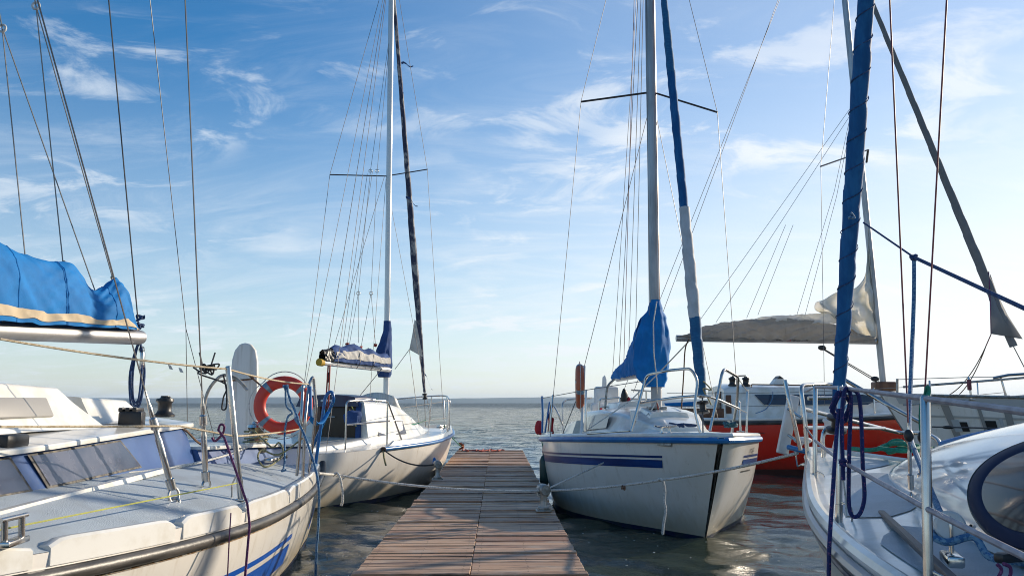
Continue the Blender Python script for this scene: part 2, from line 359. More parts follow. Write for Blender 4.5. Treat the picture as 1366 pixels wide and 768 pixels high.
# ------------------------------------------------------------------ water
def make_water():
    rs = [0.0]; r = 2.2
    while r < 14000:
        rs.append(r); r += max(.05, r*.0078) if r < 60 else r*.02
    fine = np.radians(np.arange(-38, 38.01, .26)); coarse = np.radians(np.arange(42, 319, 5.0))
    ang = np.concatenate([fine, coarse])                        # clockwise from +Y
    rr = np.array(rs[1:]); A, Rr = np.meshgrid(ang, rr)
    X = Rr*np.sin(A); Y = Rr*np.cos(A); Z = np.zeros_like(X)
    q = np.random.RandomState(5)
    sp = np.maximum(np.maximum(.05, Rr*.0078), Rr*np.radians(.26))
    sp = np.where(np.abs(A) > R_(40), 99, sp)
    for k in range(58):
        lam = .22*(9.0/.22)**(q.rand()**1.25); th = R_(195)+q.randn()*.62
        amp = .0082*lam**1.05*(.5+q.rand()) if lam < 1.1 else .0075*(.5+q.rand())
        kx, ky = 2*math.pi/lam*math.sin(th), 2*math.pi/lam*math.cos(th)
        fade = np.clip((lam/sp-2.2)/2.5, 0, 1)
        ph = kx*X+ky*Y+q.rand()*6.28+.5*np.sin(.37*X+.29*Y+k)
        s = np.sin(ph); Z += amp*fade*(s+.25*np.cos(2*ph))*.62
    nr, na = X.shape
    co = np.stack([X.ravel(), Y.ravel(), Z.ravel()], 1); co = np.vstack([co, [[0, 0, 0]]]); c = nr*na
    i = np.arange(nr-1)[:, None]*na; j = np.arange(na)[None, :]; j2 = (j+1) % na
    quads = np.stack([i+j, i+na+j, i+na+j2, i+j2], -1).reshape(-1, 4)
    jj = np.arange(na); tris = np.stack([np.full(na, c), jj, (jj+1) % na], 1)
    me = bpy.data.meshes.new('water'); nf = len(quads)+len(tris)
    me.vertices.add(len(co)); me.vertices.foreach_set('co', co.ravel().astype(np.float32))
    loops = np.concatenate([quads.ravel(), tris.ravel()]); me.loops.add(len(loops)); me.loops.foreach_set('vertex_index', loops.astype(np.int32))
    me.polygons.add(nf); st = np.concatenate([np.arange(len(quads))*4, len(quads)*4+np.arange(len(tris))*3])
    me.polygons.foreach_set('loop_start', st.astype(np.int32))
    me.update(calc_edges=True); me.validate()
    me.polygons.foreach_set('use_smooth', [True]*len(me.polygons))
    if sum(p.normal.z for p in list(me.polygons)[:400]) < 0: me.flip_normals()
    o = bpy.data.objects.new('water', me); COL.objects.link(o); o['kind'] = 'structure'
    o['label'] = 'rippled grey green lake water reaching to the horizon'; o['category'] = 'water'
    m = bpy.data.materials.new('lake_water'); m.use_nodes = True; g = N(m.node_tree); b = g.n['Principled BSDF']
    tc = g.add('ShaderNodeTexCoord').outputs['Object']
    far = g.ramp(g.noise(tc, .05, 3), .35, .7)
    b.inputs['Roughness'].default_value = .02; b.inputs['IOR'].default_value = 1.333
    g.link(g.mix(far, (.005, .052, .076), (.008, .066, .090)), b.inputs['Base Color'])
    silt = g.ramp(g.math('ADD', g.noise(tc, .12, 3), 0.0), .2, .8)
    sx = g.add('ShaderNodeSeparateXYZ'); g.link(tc, sx.inputs[0])
    shal = g.math('SUBTRACT', 1.0, g.ramp(g.math('ADD', sx.outputs[1], g.math('MULTIPLY', silt, 6)), 15, 32))   # stirred-up silt in the harbour
    dk_ = b.inputs['Base Color'].links[0].from_socket
    g.link(g.mix(shal, dk_, (.032, .044, .027)), b.inputs['Base Color'])
    dist = g.add('ShaderNodeVectorMath', operation='LENGTH'); g.link(tc, dist.inputs[0])
    f2 = g.ramp(dist.outputs['Value'], 14, 60)
    h1 = g.noise(g.mapping(tc, (1.0, 1.5, 1), rot=(0, 0, .4)), 4.6, 5, .62, .3)
    h2 = g.noise(g.mapping(tc, (.55, 1.6, 1), rot=(0, 0, .35)), .95, 5, .6, .4)
    grow = g.math('ADD', 1.0, g.math('POWER', g.math('DIVIDE', g.math('MINIMUM', dist.outputs['Value'], 900.0), 26.0), 1.55))   # longer, higher waves out on the open lake
    h = g.math('ADD', g.math('MULTIPLY', h1, .012), g.math('MULTIPLY', g.math('MULTIPLY', h2, f2), g.math('MULTIPLY', grow, .75)))
    bn = g.add('ShaderNodeBump'); bn.inputs['Strength'].default_value = 1.0; bn.inputs['Distance'].default_value = 1.0
    g.link(h, bn.inputs['Height']); g.link(bn.outputs[0], b.inputs['Normal'])
    me.materials.append(m); ROOT[o.name] = Matrix.Identity(4)
make_water()

# ------------------------------------------------------------------ far shore
mb = MB(); rows = []
for i in range(-60, 61):
    x = i*190.0; y = 9000+500*math.sin(i*.11)+200*math.sin(i*.37)
    h = 46+16*noise.noise(V((i*.13, 0, 0)))+5*noise.noise(V((i*.7, 3, 0))) + (12 if i > 10 else 0)*noise.noise(V((i*.05, 9, 0)))
    rows.append([V((x, y-60, -.5)), V((x, y-20, h*.6)), V((x, y+40, h)), V((x, y+700, h*1.25)), V((x, y+1500, -1))])
mb.grid(rows)
solo('far_shore_hills', mb, mat('shore_forest', (.035, .055, .03), .9, col2=(.06, .075, .04), nscale=.01), None, None, (0, 5200, 0), kind='structure')
HAZE = True
if HAZE:
    mb = MB(); mb.box((0, 4500, 44), (26000, 13000, 92))
    hm = bpy.data.materials.new('haze_air'); hm.use_nodes = True; g = N(hm.node_tree); g.n.remove(g.n['Principled BSDF'])
    pv = g.add('ShaderNodeVolumePrincipled'); pv.inputs['Color'].default_value = (.62, .80, 1.0, 1); pv.inputs['Density'].default_value = 7e-5
    pv.inputs['Anisotropy'].default_value = .2; g.link(pv.outputs[0], g.n['Material Output'].inputs['Volume'])
    solo('haze', mb, hm, None, None, (0, 3000, 0), kind='stuff', smooth=0)

# ------------------------------------------------------------------ jetty
PXL, PXR, PY0, PY1, PZT = -0.935, 0.585, 2.0, 20.6, .40
pier = thing('jetty', 'weathered brown wooden jetty of short cross planks between the moored boats', 'jetty', (-.175, 11, 0))
def plank_mat():
    m = bpy.data.materials.new('jetty_wood'); m.use_nodes = True; g = N(m.node_tree); b = g.n['Principled BSDF']
    tc = g.add('ShaderNodeTexCoord').outputs['Object']
    at = g.add('ShaderNodeAttribute'); at.attribute_name = 'tone'
    sp = g.add('ShaderNodeSeparateColor'); g.link(at.outputs['Color'], sp.inputs[0])
    off = g.add('ShaderNodeCombineXYZ'); g.link(g.math('MULTIPLY', sp.outputs[1], 40), off.inputs[0])
    va = g.add('ShaderNodeVectorMath', operation='ADD'); g.link(tc, va.inputs[0]); g.link(off.outputs[0], va.inputs[1])
    gr = g.noise(g.mapping(va.outputs[0], (.6, 7, 7)), 3.0, 7, .68, .15)
    gr2 = g.noise(g.mapping(va.outputs[0], (1.2, 22, 22)), 4, 4, .6)
    blot = g.noise(va.outputs[0], 2.3, 5, .6)
    c = g.mix(sp.outputs[0], (.30, .145, .075), (.60, .37, .21))
    c = g.mix(g.math('MULTIPLY', g.ramp(blot, .42, .75), .65), c, (.50, .45, .37))        # greyed patches
    c = g.mix(g.math('MULTIPLY', g.ramp(gr, .50, .64), .9), c, (.06, .03, .02))          # dark grain
    c = g.mix(g.math('MULTIPLY', g.ramp(gr2, .55, .72), .5), c, (.6, .46, .36))
    wet = g.ramp(g.noise(g.mapping(tc, (1, 1.6, 1)), .9, 6, .62), .54, .70); c = g.mix(g.math('MULTIPLY', wet, .55), c, (.13, .075, .048))   # old stains across the boards
    kn = g.ramp(g.noise(g.mapping(va.outputs[0], (5, 14, 14)), 1.6, 2), .74, .80)
    c = g.mix(g.math('MULTIPLY', kn, .6), c, (.04, .02, .012))
    g.link(c, b.inputs['Base Color']); g.link(g.math('ADD', .45, g.math('MULTIPLY', blot, .3)), b.inputs['Roughness'])
    bn = g.add('ShaderNodeBump'); bn.inputs['Strength'].default_value = .8; bn.inputs['Distance'].default_value = .006
    g.link(g.math('ADD', gr, g.math('MULTIPLY', gr2, .4)), bn.inputs['Height']); g.link(bn.outputs[0], b.inputs['Normal'])
    return m
WOOD = plank_mat()
def decking():
    mb = MB(); tones = []; nails = []; y = PY0; k = 0; mid = (PXL+PXR)/2
    while y < PY1-.06:
        wd = .118+rnd.uniform(-.006, .006); joint = (k % 7 == 3)
        for side in (0, 1):
            x0, x1 = (PXL, mid-.001) if side == 0 else (mid+.001, PXR)
            if side == 0: x0 += rnd.uniform(-.004, .004); x1 += rnd.uniform(-.003, .001)
            else: x1 += rnd.uniform(-.004, .004); x0 += rnd.uniform(-.001, .003)
            dz = rnd.uniform(-.004, .004)+(.014 if joint else 0); tl = rnd.gauss(0, .024)+(.03 if joint else 0); tx = rnd.gauss(0, .003)
            ww = wd-(.003+rnd.random()*.004); f0 = len(mb.f); tn = (rnd.random(), rnd.random(), 0)
            ax = (V((1, 0, tx)).normalized(), V((0, 1, tl)).normalized(), V((-tx, -tl, 1)).normalized())
            yy = y+wd/2+rnd.uniform(-.002, .002)
            mb.box(((x0+x1)/2, yy, PZT-.016+dz), (x1-x0, ww, .034), ax, .004, 1)
            tones += [tn]*(len(mb.f)-f0)
            for nx in (x0+.05, (x0+x1)/2, x1-.05):
                for ny in (-.28, .28):
                    nails.append(V((nx+rnd.uniform(-.006, .006), yy+ny*ww+rnd.uniform(-.004, .004), PZT+.0012+dz+(nx-(x0+x1)/2)*tx+ny*ww*tl)))
        y += wd+(.014 if joint else 0); k += 1
    nb = len(mb.f)
    for p in nails:
        mb.poly([p+V((math.cos(a*math.pi/3)*.0055, math.sin(a*math.pi/3)*.0055, 0)) for a in range(6)]); tones.append((0, 0, 0))
    o = part('decking', mb, WOOD, pier, smooth=30, recalc=False)
    o.data.materials.append(mat('nail_rust', (.05, .03, .02), .6, .5))
    for p in o.data.polygons[nb:]: p.material_index = 1
    at = o.data.color_attributes.new('tone', 'FLOAT_COLOR', 'CORNER'); i = 0; arr = []
    for p, t in zip(o.data.polygons, tones): arr += [t[0], t[1], t[2], 1]*p.loop_total
    at.data.foreach_set('color', arr)
decking()
DKW = mat('jetty_beam_wood', (.07, .045, .03), .8, col2=(.14, .10, .07), nscale=4, nmap=(8, .6, 8), bump=.4, bscale=30)
for x in (PXL+.05, PXR-.05, (PXL+PXR)/2):
    part('beam', MB().box((x, (PY0+PY1)/2, PZT-.125), (.07, PY1-PY0-.05, .16), bev=.006), DKW, pier)
part('cross_beam', MB().box(((PXL+PXR)/2, PY1-.04, PZT-.13), (PXR-PXL-.2, .07, .17), bev=.006), DKW, pier)
for y in (4.2, 8.3, 12.4, 16.5, 20.3):
    for x in (PXL+.16, PXR-.16):
        part('pile', MB().tube([(x, y, -1.2), (x, y, PZT-.21)], .085, 14), DKW, pier)

def bollard(loc, label, s=1.0):
    t = thing('mooring_bollard', label, 'bollard', loc, group='galvanised bollards bolted to the jetty'); x, y, z = loc; z += .004
    part('base_plate', MB().box((x, y, z+.008), (.16*s, .13*s, .016), bev=.004), GALV, t)
    mb = MB().box((x, y, z+.03), (.11*s, .08*s, .03), bev=.006); part('foot', mb, GALV, t)
    part('post', MB().lathe([(.04, 0), (.034, .03), (.032, .12), (.036, .15), (.03, .16)], (x, y, z+.04), n=14), GALV, t)
    part('head', MB().lathe([(.048, -.09), (.055, -.08), (.055, .08), (.048, .09)], (x, y, z+.215), (.25, -1, 0), 18), GALV, t)
    for sx in (-1, 1):
        part('bolt', MB().lathe([(.011, 0), (.011, .012), (.007, .014)], (x+sx*.06*s, y-.04, z+.016), n=6), GALV, t)
    return t
B1P, B2P = V((.47, 8.98, PZT+.006)), V((-.86, 12.66, PZT+.006))
bollard(B1P, 'grey metal bollard wound with white rope beside the navy striped hull')
bollard(B2P, 'small grey metal bollard holding a dark line beside the boat with brown doors')

def loops(c, R, n, r, seed, flat=.5, tilt=.25, h=.01):
    q = random.Random(seed); pts = []
    for i in range(n*14):
        a = i/14*2*math.pi; rr = R*(1+q.uniform(-.12, .12)); pts.append(V(c)+V((math.cos(a)*rr, math.sin(a)*rr*flat, h*i/14+q.uniform(-.004, .006))))
    return pts
# rope turns wound on the near bollard
pts = []
for i in range(60):
    a = i/60*5*2*math.pi; pts.append(B1P+V((.062*math.cos(a), .03-.07*math.sin(a)*.2+.0, .20+.066*math.sin(a)))+V((0, -.05+.0018*i, 0)))
solo('wound_rope', MB().tube(catmull(pts, 2), .0085, 6), R_WHITE, 'white rope turns wound round the near bollard head', 'rope')
pts = [V((-.80, 20.25, .44))]
q = random.Random(3)
for i in range(26): pts.append(V((-.75+i*.035+q.uniform(-.08, .08), 20.1+.22*math.sin(i*1.9)+q.uniform(-.1, .1), .418+.012*(i % 2))))
solo('loose_rope', MB().tube(catmull(pts, 5), .013, 6), R_RED, 'tangled red brown rope lying across the far end of the jetty', 'rope')
q = random.Random(4); pts = [V((-.83+q.uniform(-.06, .06), 20.15+q.uniform(-.1, .1), .43+i*.006+q.uniform(0, .03))) for i in range(24)]
solo('rope_coil', MB().tube(catmull(pts, 5), .014, 6), R_ORNG, 'small heap of orange brown rope at the far corner of the jetty', 'rope')

mb = MB(); q = random.Random(17)
for i in range(110):
    x, y = (q.uniform(.9, 3.4), q.uniform(6.5, 14)) if i % 3 else (q.uniform(-1.9, -1.05), q.uniform(6.5, 13))
    r = q.uniform(.004, .013); c = V((x, y, .035)); mb.blob(c, (r, r*q.uniform(.6, 1), .004), .2, i, 8)
solo('floating_foam_flecks', mb, mat('foam', (.6, .6, .55), .7), 'tiny pale foam flecks drifting on the dark water by the jetty', 'foam', V((1.5, 9, 0)), kind='stuff')

# ------------------------------------------------------------------ boats: shared shapes
class Boat:
    """local x runs from transom (0) to stem (L), y to port, z up from the water"""
    def __init__(s, label, stern, ang, L, beam, sheer, wl=.8, rake=.35, k=.45, trake=0.0, bowfull=0.0, name='sailboat', wltab=None):
        s.t = thing(name, label, 'sailboat', (stern[0], stern[1], 0), ang)
        s.M = ROOT[s.t.name]; s.L = L; s.beam = beam; s.sheer = sheer; s.wl = wl; s.rake = rake; s.k = k; s.tr = trake; s.wltab = wltab
    def w(s, x, y, z): return s.M @ V((x, y, z))
    def d(s, x, y, z): return (s.M.to_3x3() @ V((x, y, z)))
    def zs(s, t): return interp(s.sheer, t)
    def b(s, t): return max(interp(s.beam, t), .004)
    def half(s, t, z):
        b, zs = s.b(t), s.zs(t)
        wl = (interp(s.wltab, t) if s.wltab else s.wl*(1-.55*t**3))*b
        if z >= 0:
            u = min(z/zs, 1.2); return wl+(b-wl)*(1-(1-min(u, 1))**1.7 if u <= 1 else 1)
        return wl*math.sqrt(max(0, 1-(z/s.k)**2))
    def xx(s, t, z):
        u = max(z, -.2)/s.zs(t); return t*s.L+s.rake*u*t**5+s.tr*u*(1-t)**6
    def hp(s, t, z, side, out=0.0):
        p = V((s.xx(t, z), side*s.half(t, z), z))
        if out:
            e = 1e-3; a = V((s.xx(min(t+e, 1), z), side*s.half(min(t+e, 1), z), z)); c = V((s.xx(t-e, z), side*s.half(t-e, z), z))
            up = V((s.xx(t, z+.02), side*s.half(t, z+.02), z+.02))
            n = (a-c).cross(up-p); n.normalize()
            if n.y*side < 0: n = -n
            p = p+n*out
        return s.M @ p
    def hull(s, m, NT=56, NZ=16):
        mb = MB()
        ts = [1-(1-i/NT)**1.35 for i in range(NT+1)]
        def zz(t, j):
            q = j/NZ; zs = s.zs(t); return zs*(1-q/.62) if q < .62 else -s.k*((q-.62)/.38)
        for side in (1, -1): mb.grid([[s.hp(t, zz(t, j), side) for j in range(NZ+1)] for t in ts])
        mb.grid([[s.hp(0, zz(0, j), 1).lerp(s.hp(0, zz(0, j), -1), u/6) for u in range(7)] for j in range(NZ+1)])
        bm_merge(mb); return part('hull', mb, m, s.t, smooth=35)
    def strip(s, name, m, par, t0, t1, z0, z1, side, n=40, out=.004, label=None):
        f = lambda v, t: v(t) if callable(v) else v
        ts = [t0+(t1-t0)*i/n for i in range(n+1)]
        return part(name, MB().grid([[s.hp(t, f(z0, t)+(f(z1, t)-f(z0, t))*j/3, side, out) for j in range(4)] for t in ts]), m, par, label, recalc=False) 
    def zdeck(s, t, y, crown=.06):
        return s.zs(t)+crown*(1-min(1, abs(y)/s.b(t))**2)*min(1, s.b(t)/.6)
    def dp(s, x, y, crown=None, up=0.0):
        crown = s.crown if crown is None else crown
        zs = s.zs(min(max(x/s.L, 0), 1)); t = min(max((x-0)/s.L, 0), 1)
        for _ in range(3): t = min(max(t-(s.xx(t, zs)-x)/s.L, 0), 1)
        return s.w(x, y, s.zdeck(t, y, crown)+up)
    def deck(s, m, crown=.06, inset=.0, NT=56, NV=16):
        s.crown = crown; ts = [1-(1-i/NT)**1.35 for i in range(NT+1)]; rows = []
        for t in ts:
            b = max(s.b(t)-inset, .003)
            rows.append([s.w(s.xx(t, s.zs(t)), b*(2*j/NV-1), s.zdeck(t, b*(2*j/NV-1), crown)+.002) for j in range(NV+1)])
        return part('deck', MB().grid(rows), m, s.t, smooth=40)
    def edge(s, dz, out, t0=0.0, t1=1.0, n=60, side=1):
        return [s.hp(t0+(t1-t0)*i/n, s.zs(t0+(t1-t0)*i/n)+dz, side, out) for i in range(n+1)]
    def rail_both(s, name, m, r, dz=-.03, out=.01, t0=0.0, t1=.997, flat=1.0):
        pts = s.edge(dz, out, t0, t1)+list(reversed(s.edge(dz, out, t0, t1, side=-1)))
        return part(name, MB().tube(pts, r, 8, flat=flat), m, s.t)
    def cabin(s, name, m, par, xs, crown=.05, n=10, front=True, back=True, closed_bottom=False):
        """xs: (x, half width at foot, half width at roof edge, foot z, roof z, corner radius)"""
        mb = MB(); rows = []
        for (x, wb, wt, zb, zt, r) in xs:
            sec = [(wb, zb)]
            r = min(r, wt*.9, max((zt-zb)*.8, .001))
            for k in range(5):
                a = k/4*math.pi/2; sec.append((wt-r+r*math.cos(a), zt-r+r*math.sin(a)))
            for k in range(1, n): y = (wt-r)*(1-2*k/n); sec.append((y, zt+crown*(1-(y/(wt-r))**2)))
            for k in range(5):
                a = (4-k)/4*math.pi/2; sec.append((-(wt-r+r*math.cos(a)), zt-r+r*math.sin(a)))
            sec.append((-wb, zb)); rows.append([s.w(x, y, z) for y, z in sec])
        mb.grid(rows)
        if back: mb.poly(list(reversed(rows[0])))
        if front: mb.poly(rows[-1])
        return part(name, mb, m, par, smooth=40)

def bm_merge(mb, d=1e-4):
    bm = bmesh.new(); vs = [bm.verts.new(v) for v in mb.v]
    for f in mb.f:
        try: bm.faces.new([vs[i] for i in f])
        except ValueError: pass
    bmesh.ops.remove_doubles(bm, verts=bm.verts[:], dist=d); bm.verts.index_update()
    mb.v = [v.co.copy() for v in bm.verts]; mb.f = [tuple(v.index for v in f.verts) for f in bm.faces]; bm.free()
def wire(name, par, a, b, r=.003, m=None, sag=0.0, label=None, n=None):
    return part(name, MB().tube(sagline(a, b, sag, n or (10 if sag else 1)), r, 5), m or WIRE, par, label)
def pline(name, par, pts, r=.003, m=None): return part(name, MB().tube([V(p) for p in pts], r, 5), m or WIRE, par)
def rail(par, pts, r=.0125, name='guard_rail', m=None, fr=.09, closed=False):
    return part(name, MB().tube(fillet(pts, fr), r, 9), m or STEEL, par)
def stanchion(par, base, top, r=.0125, name='stanchion'):
    base, top = V(base), V(top); d = (top-base).normalized()
    o = part(name, MB().tube([base, base.lerp(top, .16), base.lerp(top, .162), top-d*.008, top], [r*1.18, r*1.18, r, r, r*.7], 12), STEEL, par)
    part('foot_plate', MB().box(base+V((0, 0, .006)), (.075, .075, .012), bev=.003), STEEL, o)
    return o
def turnbuckle(par, a, d, L=.3, r=.011):
    """rigging screw from the deck eye A along direction D"""
    a, d = V(a), V(d).normalized(); mb = MB(); k = r/.011
    prof = [(.006*k, .05), (.015*k, .055), (.017*k, .12), (.009*k, .125), (r, .135), (r*1.05, L*.62), (.009*k, L*.64), (.009*k, L*.72), (.016*k, L*.74), (.014*k, L*.84), (.007*k, L*.86), (.005, L)]
    o = part('turnbuckle', mb.lathe(prof, a, d, 10), STEEL, par)
    part('shackle_ring', MB().torus(a+d*.02, d.cross(V((.3, 1, .2))), .026*k, .0048*k, 22, 6), STEEL, o)
    part('deck_eye', MB().tube(fillet([a+V((-.018*k, 0, -.075)), a+V((-.018*k, 0, .0)), a+V((.018*k, 0, .0)), a+V((.018*k, 0, -.075))], .017*k), .005*k, 8), STEEL, o)
    part('eye_plate', MB().box(a+V((0, 0, -.072)), (.08*k, .045*k, .007), bev=.002), STEEL, o)
    return o
def furled(par, a, b, rtab, m, name='furled_sail', turns=16, seed=0, n=90, t0=0, t1=1):
    """a sail rolled round its stay: spiral lap edge and uneven bulges"""
    a, b = V(a), V(b); fr = frames([a, b])[0]; rows = []; K = 18
    for i in range(n+1):
        t = t0+(t1-t0)*i/n; c = a.lerp(b, t); r = interp(rtab, t); row = []
        for k in range(K):
            ph = 2*math.pi*k/K; q = ((ph/(2*math.pi)+t*turns) % 1.0)
            rr = r*(.92+.15*q+.04*noise.noise(V((math.cos(ph)*1.5, math.sin(ph)*1.5+seed, t*30)))+.06*noise.noise(V((seed, 3.3, t*9))))
            row.append(c+(fr[0]*math.cos(ph)+fr[1]*math.sin(ph))*rr)
        rows.append(row)
    return part(name, MB().grid(rows, cv=True), m, par, smooth=50)
def spiral(par, a, b, r, turns, m=None, t0=0.0, t1=1.0):
    a, b = V(a), V(b); u, w_ = frames([a, b])[0]; n = int(turns*14)
    pts = [a.lerp(b, t0+(t1-t0)*i/n)+(u*math.cos(i*6.283/14)+w_*math.sin(i*6.283/14))*(r(t0+(t1-t0)*i/n) if callable(r) else r) for i in range(n+1)]
    return part('lashing_cord', MB().tube(pts, .0035, 4), m or R_WHITE, par)
def boomcover(par, name, m, a, b, htab, wtab, rng=(0, 1), off=0.0, seed=0, n=70, K=26, wr=.022, base=.0, sway=.03, seams=()):
    """canvas over a boom from A (aft) to B: teardrop section, sagging ridge and creases. rng: band of the section's arc."""
    a, b = V(a), V(b); d = (b-a).normalized(); side = d.cross(V((0, 0, 1))).normalized(); up = side.cross(d); rows = []; lines = []
    for i in range(n+1):
        t = i/n; c = a.lerp(b, t); h, wd = interp(htab, t), interp(wtab, t); row = []
        for k in range(K+1):
            u = rng[0]+(rng[1]-rng[0])*k/K; v = 2*u-1                  # -1 one foot, 0 ridge, +1 other foot
            e = abs(v); z = h*(1-e**1.55)+base; y = math.copysign(1, v)*wd*math.sin(min(e, 1)*math.pi*.62)**.85 if e > 1e-5 else 0
            p = V((t*6, v*1.2, seed)); wn = .8*noise.noise(V((t*9+v*1.6, v*.9, seed)))+.5*noise.noise(V((t*24-v*3, v*2, seed+3)))+1.1*(.22-abs(noise.noise(V((t*13+v*4.5, v*1.1, seed+7)))))+.8*(.22-abs(noise.noise(V((t*17-v*5, v*1.4+2, seed+11)))))
            dr = V((0, 0, 0))+side*(y+math.copysign(1, v if v else 1)*(wr*wn*e**.5+off))+up*(z+off*.3+wr*.5*wn)+side*sway*noise.noise(V((t*3, seed, 1)))*(1-e)
            row.append(c+dr)
        rows.append(row)
    o = part(name, MB().grid(rows), m, par, smooth=60, recalc=True)
    for f in seams:
        row = rows[int(f*n)]; part('seam', MB().tube(row, .0042, 5), m, o)
    return o
def solidify(o, th=.004):
    md = o.modifiers.new('thickness', 'SOLIDIFY'); md.thickness = th; md.offset = 0; return o
def ringbuoy(label, c, axis, R, r, m, sq=1.0, up=None, bands=4, a0=.5):
    t = thing('lifebuoy', label, 'lifebuoy', V(c)-V((0, 0, R+r)))
    part('ring', MB().torus(c, axis, R, r, 48, 16, sq=sq), m, t)
    for k in range(bands):
        a = a0+k*2*math.pi/bands; part('reflective_band', MB().torus(c, axis, R, r*1.03, 5, 16, a-.09, a+.09, sq=sq), REFL, t)
    pts = []; ax = V(axis).normalized(); u = V((0, 0, 1)).cross(ax).normalized(); ww = ax.cross(u)
    for k in range(49):
        a = k/48*2*math.pi+a0; rr = R+r+.012+.028*abs(math.sin((a-a0)*bands/2)); pts.append(V(c)+(u*math.cos(a)+ww*math.sin(a))*rr)
    part('grab_line', MB().tube(pts, .005, 5), R_WHITE, t); return t
def mast(bt, foot, head, r, m, spread=None, name='mast', ell=1.0):
    o = part(name, MB().tube([foot, foot.lerp(head, .5), head], r, 14, flat=ell), m, bt)
    f = part('mast_step', MB().box(foot+V((0, 0, .015)), (r*4, r*4, .03), bev=.006), GALV, o)
    return o
def winch(par, c, s=1.0, name='winch', m=None):
    return part(name, MB().lathe([(.075*s, 0), (.075*s, .02*s), (.06*s, .03*s), (.05*s, .05*s), (.05*s, .1*s), (.066*s, .12*s), (.06*s, .14*s), (.035*s, .145*s), (.03*s, .16*s)], c, n=20), m or STEEL, par)
def cleat(par, c, d, s=1.0):
    c, d = V(c), V(d).normalized(); mb = MB()
    mb.tube([c+d*-.09*s+V((0, 0, .052*s)), c+d*-.05*s+V((0, 0, .045*s)), c+d*.05*s+V((0, 0, .045*s)), c+d*.09*s+V((0, 0, .052*s))], [.006*s, .010*s, .010*s, .006*s], 8)
    for k in (-1, 1): mb.lathe([(.014*s, 0), (.009*s, .02*s), (.010*s, .042*s)], c+d*.03*s*k, n=8)
    bm_merge(mb); return part('deck_cleat', mb, STEEL, par)
def hang_coil(top, w_, h_, n, seed, dvec=(1, 0, 0)):
    """a hank of rope: N hanging loops below TOP"""
    q = random.Random(seed); dv = V(dvec).normalized(); nv = dv.cross(V((0, 0, 1))); pts = []
    for i in range(n):
        ww, hh = w_*(1+q.uniform(-.35, .35)), h_*(1+q.uniform(-.14, .10)); o = nv*q.uniform(-.025, .025)
        pts += [V(top)+o*.3+V((0, 0, q.uniform(-.01, .01))), V(top)+o+dv*-ww*.5+V((0, 0, -hh*.45)), V(top)+o+dv*-ww*.35+V((0, 0, -hh*.9)), V(top)+o+V((0, 0, -hh)), V(top)+o+dv*ww*.35+V((0, 0, -hh*.9)), V(top)+o+dv*ww*.5+V((0, 0, -hh*.45))]
    return catmull(pts, 6)
def knot(c, r, seed=0):
    q = random.Random(seed); c = V(c)
    return catmull([c+V((q.uniform(-1, 1), q.uniform(-1, 1), q.uniform(-1, 1))).normalized()*r*q.uniform(.5, 1) for _ in range(10)], 4)

# ================================================================== boat 1: big white boat on the near left, stern away from us
B = Boat('large white sailboat with grey deck, blue cabin side and thick black rubbing strake', (-3.3, 9.6), R_(-90), 9.0,
         [(0, 1.40), (.2, 1.63), (.35, 1.72), (.44, 1.69), (.53, 1.55), (.66, 1.2), (.8, .74), (1, .03)],
         [(0, .82), (.08, .79), (.3, .80), (.6, .84), (1, 1.0)], wl=.88, rake=.5, k=.5, trake=.15)
h1 = B.hull(GELH); sb = 1                                    # local +y looks to world +x (stern away, bow to us): starboard is y<0? see below
SD = 1 if B.d(0, 1, 0).x > 0 else -1
dk1 = B.deck(DECK, crown=.30)
B.strip('boot_stripe', NAVYB, h1, 0, .99, -.10, .07, SD)
for z0, z1 in ((.20, .365), (.405, .445)): B.strip('stripe', STRIPE, h1, .255, .75, z0, z1, SD)
B.strip('stripe', STRIPE, h1, .035, .055, .22, .44, SD, 4)
# rubbing strake: thick black half-round, kicking up at the stern
pts = [B.hp(t, B.zs(t)-.105, SD, .012) for t in [x/60*.92 for x in range(61)]]
pts = [B.hp(0, B.zs(0)-.10, SD, .012)+B.d(-.16, -.02, .13), B.hp(0, B.zs(0)-.10, SD, .012)+B.d(-.07, .0, .045)]+pts
part('rubbing_strake', MB().tube(catmull(pts, 3), .037, 12), RUBBER, h1)
part('strake_seam', MB().tube([B.hp(t, B.zs(t)-.153, SD, .003) for t in [x/50*.9 for x in range(51)]], .006, 5), mat('rust_seam', (.25, .14, .06), .8, col2=(.5, .45, .35), nscale=20), h1)
# gunwale caps in lengths with scuppers between
for (t0, t1) in ((.012, .085), (.095, .31), (.318, .435), (.443, .52), (.528, .62), (.63, .9)):
    n = 14; rows = []
    for i in range(n+1):
        t = t0+(t1-t0)*i/n; e = min(1, min(i, n-i)/1.2); zs = B.zs(t); b = B.b(t); hh = .028+.030*e; x = B.xx(t, zs)
        rows.append([B.w(x, SD*(b+.006), zs-.06), B.w(x, SD*(b+.004), zs+hh-.012), B.w(x, SD*(b-.008), zs+hh), B.w(x, SD*(b-.045), zs+hh), B.w(x, SD*(b-.065), zs+hh-.015), B.w(x, SD*(b-.09), zs-.02)])
    part('toe_rail', MB().grid(rows).poly(rows[0]).poly(rows[-1]), DECKS, B.t)
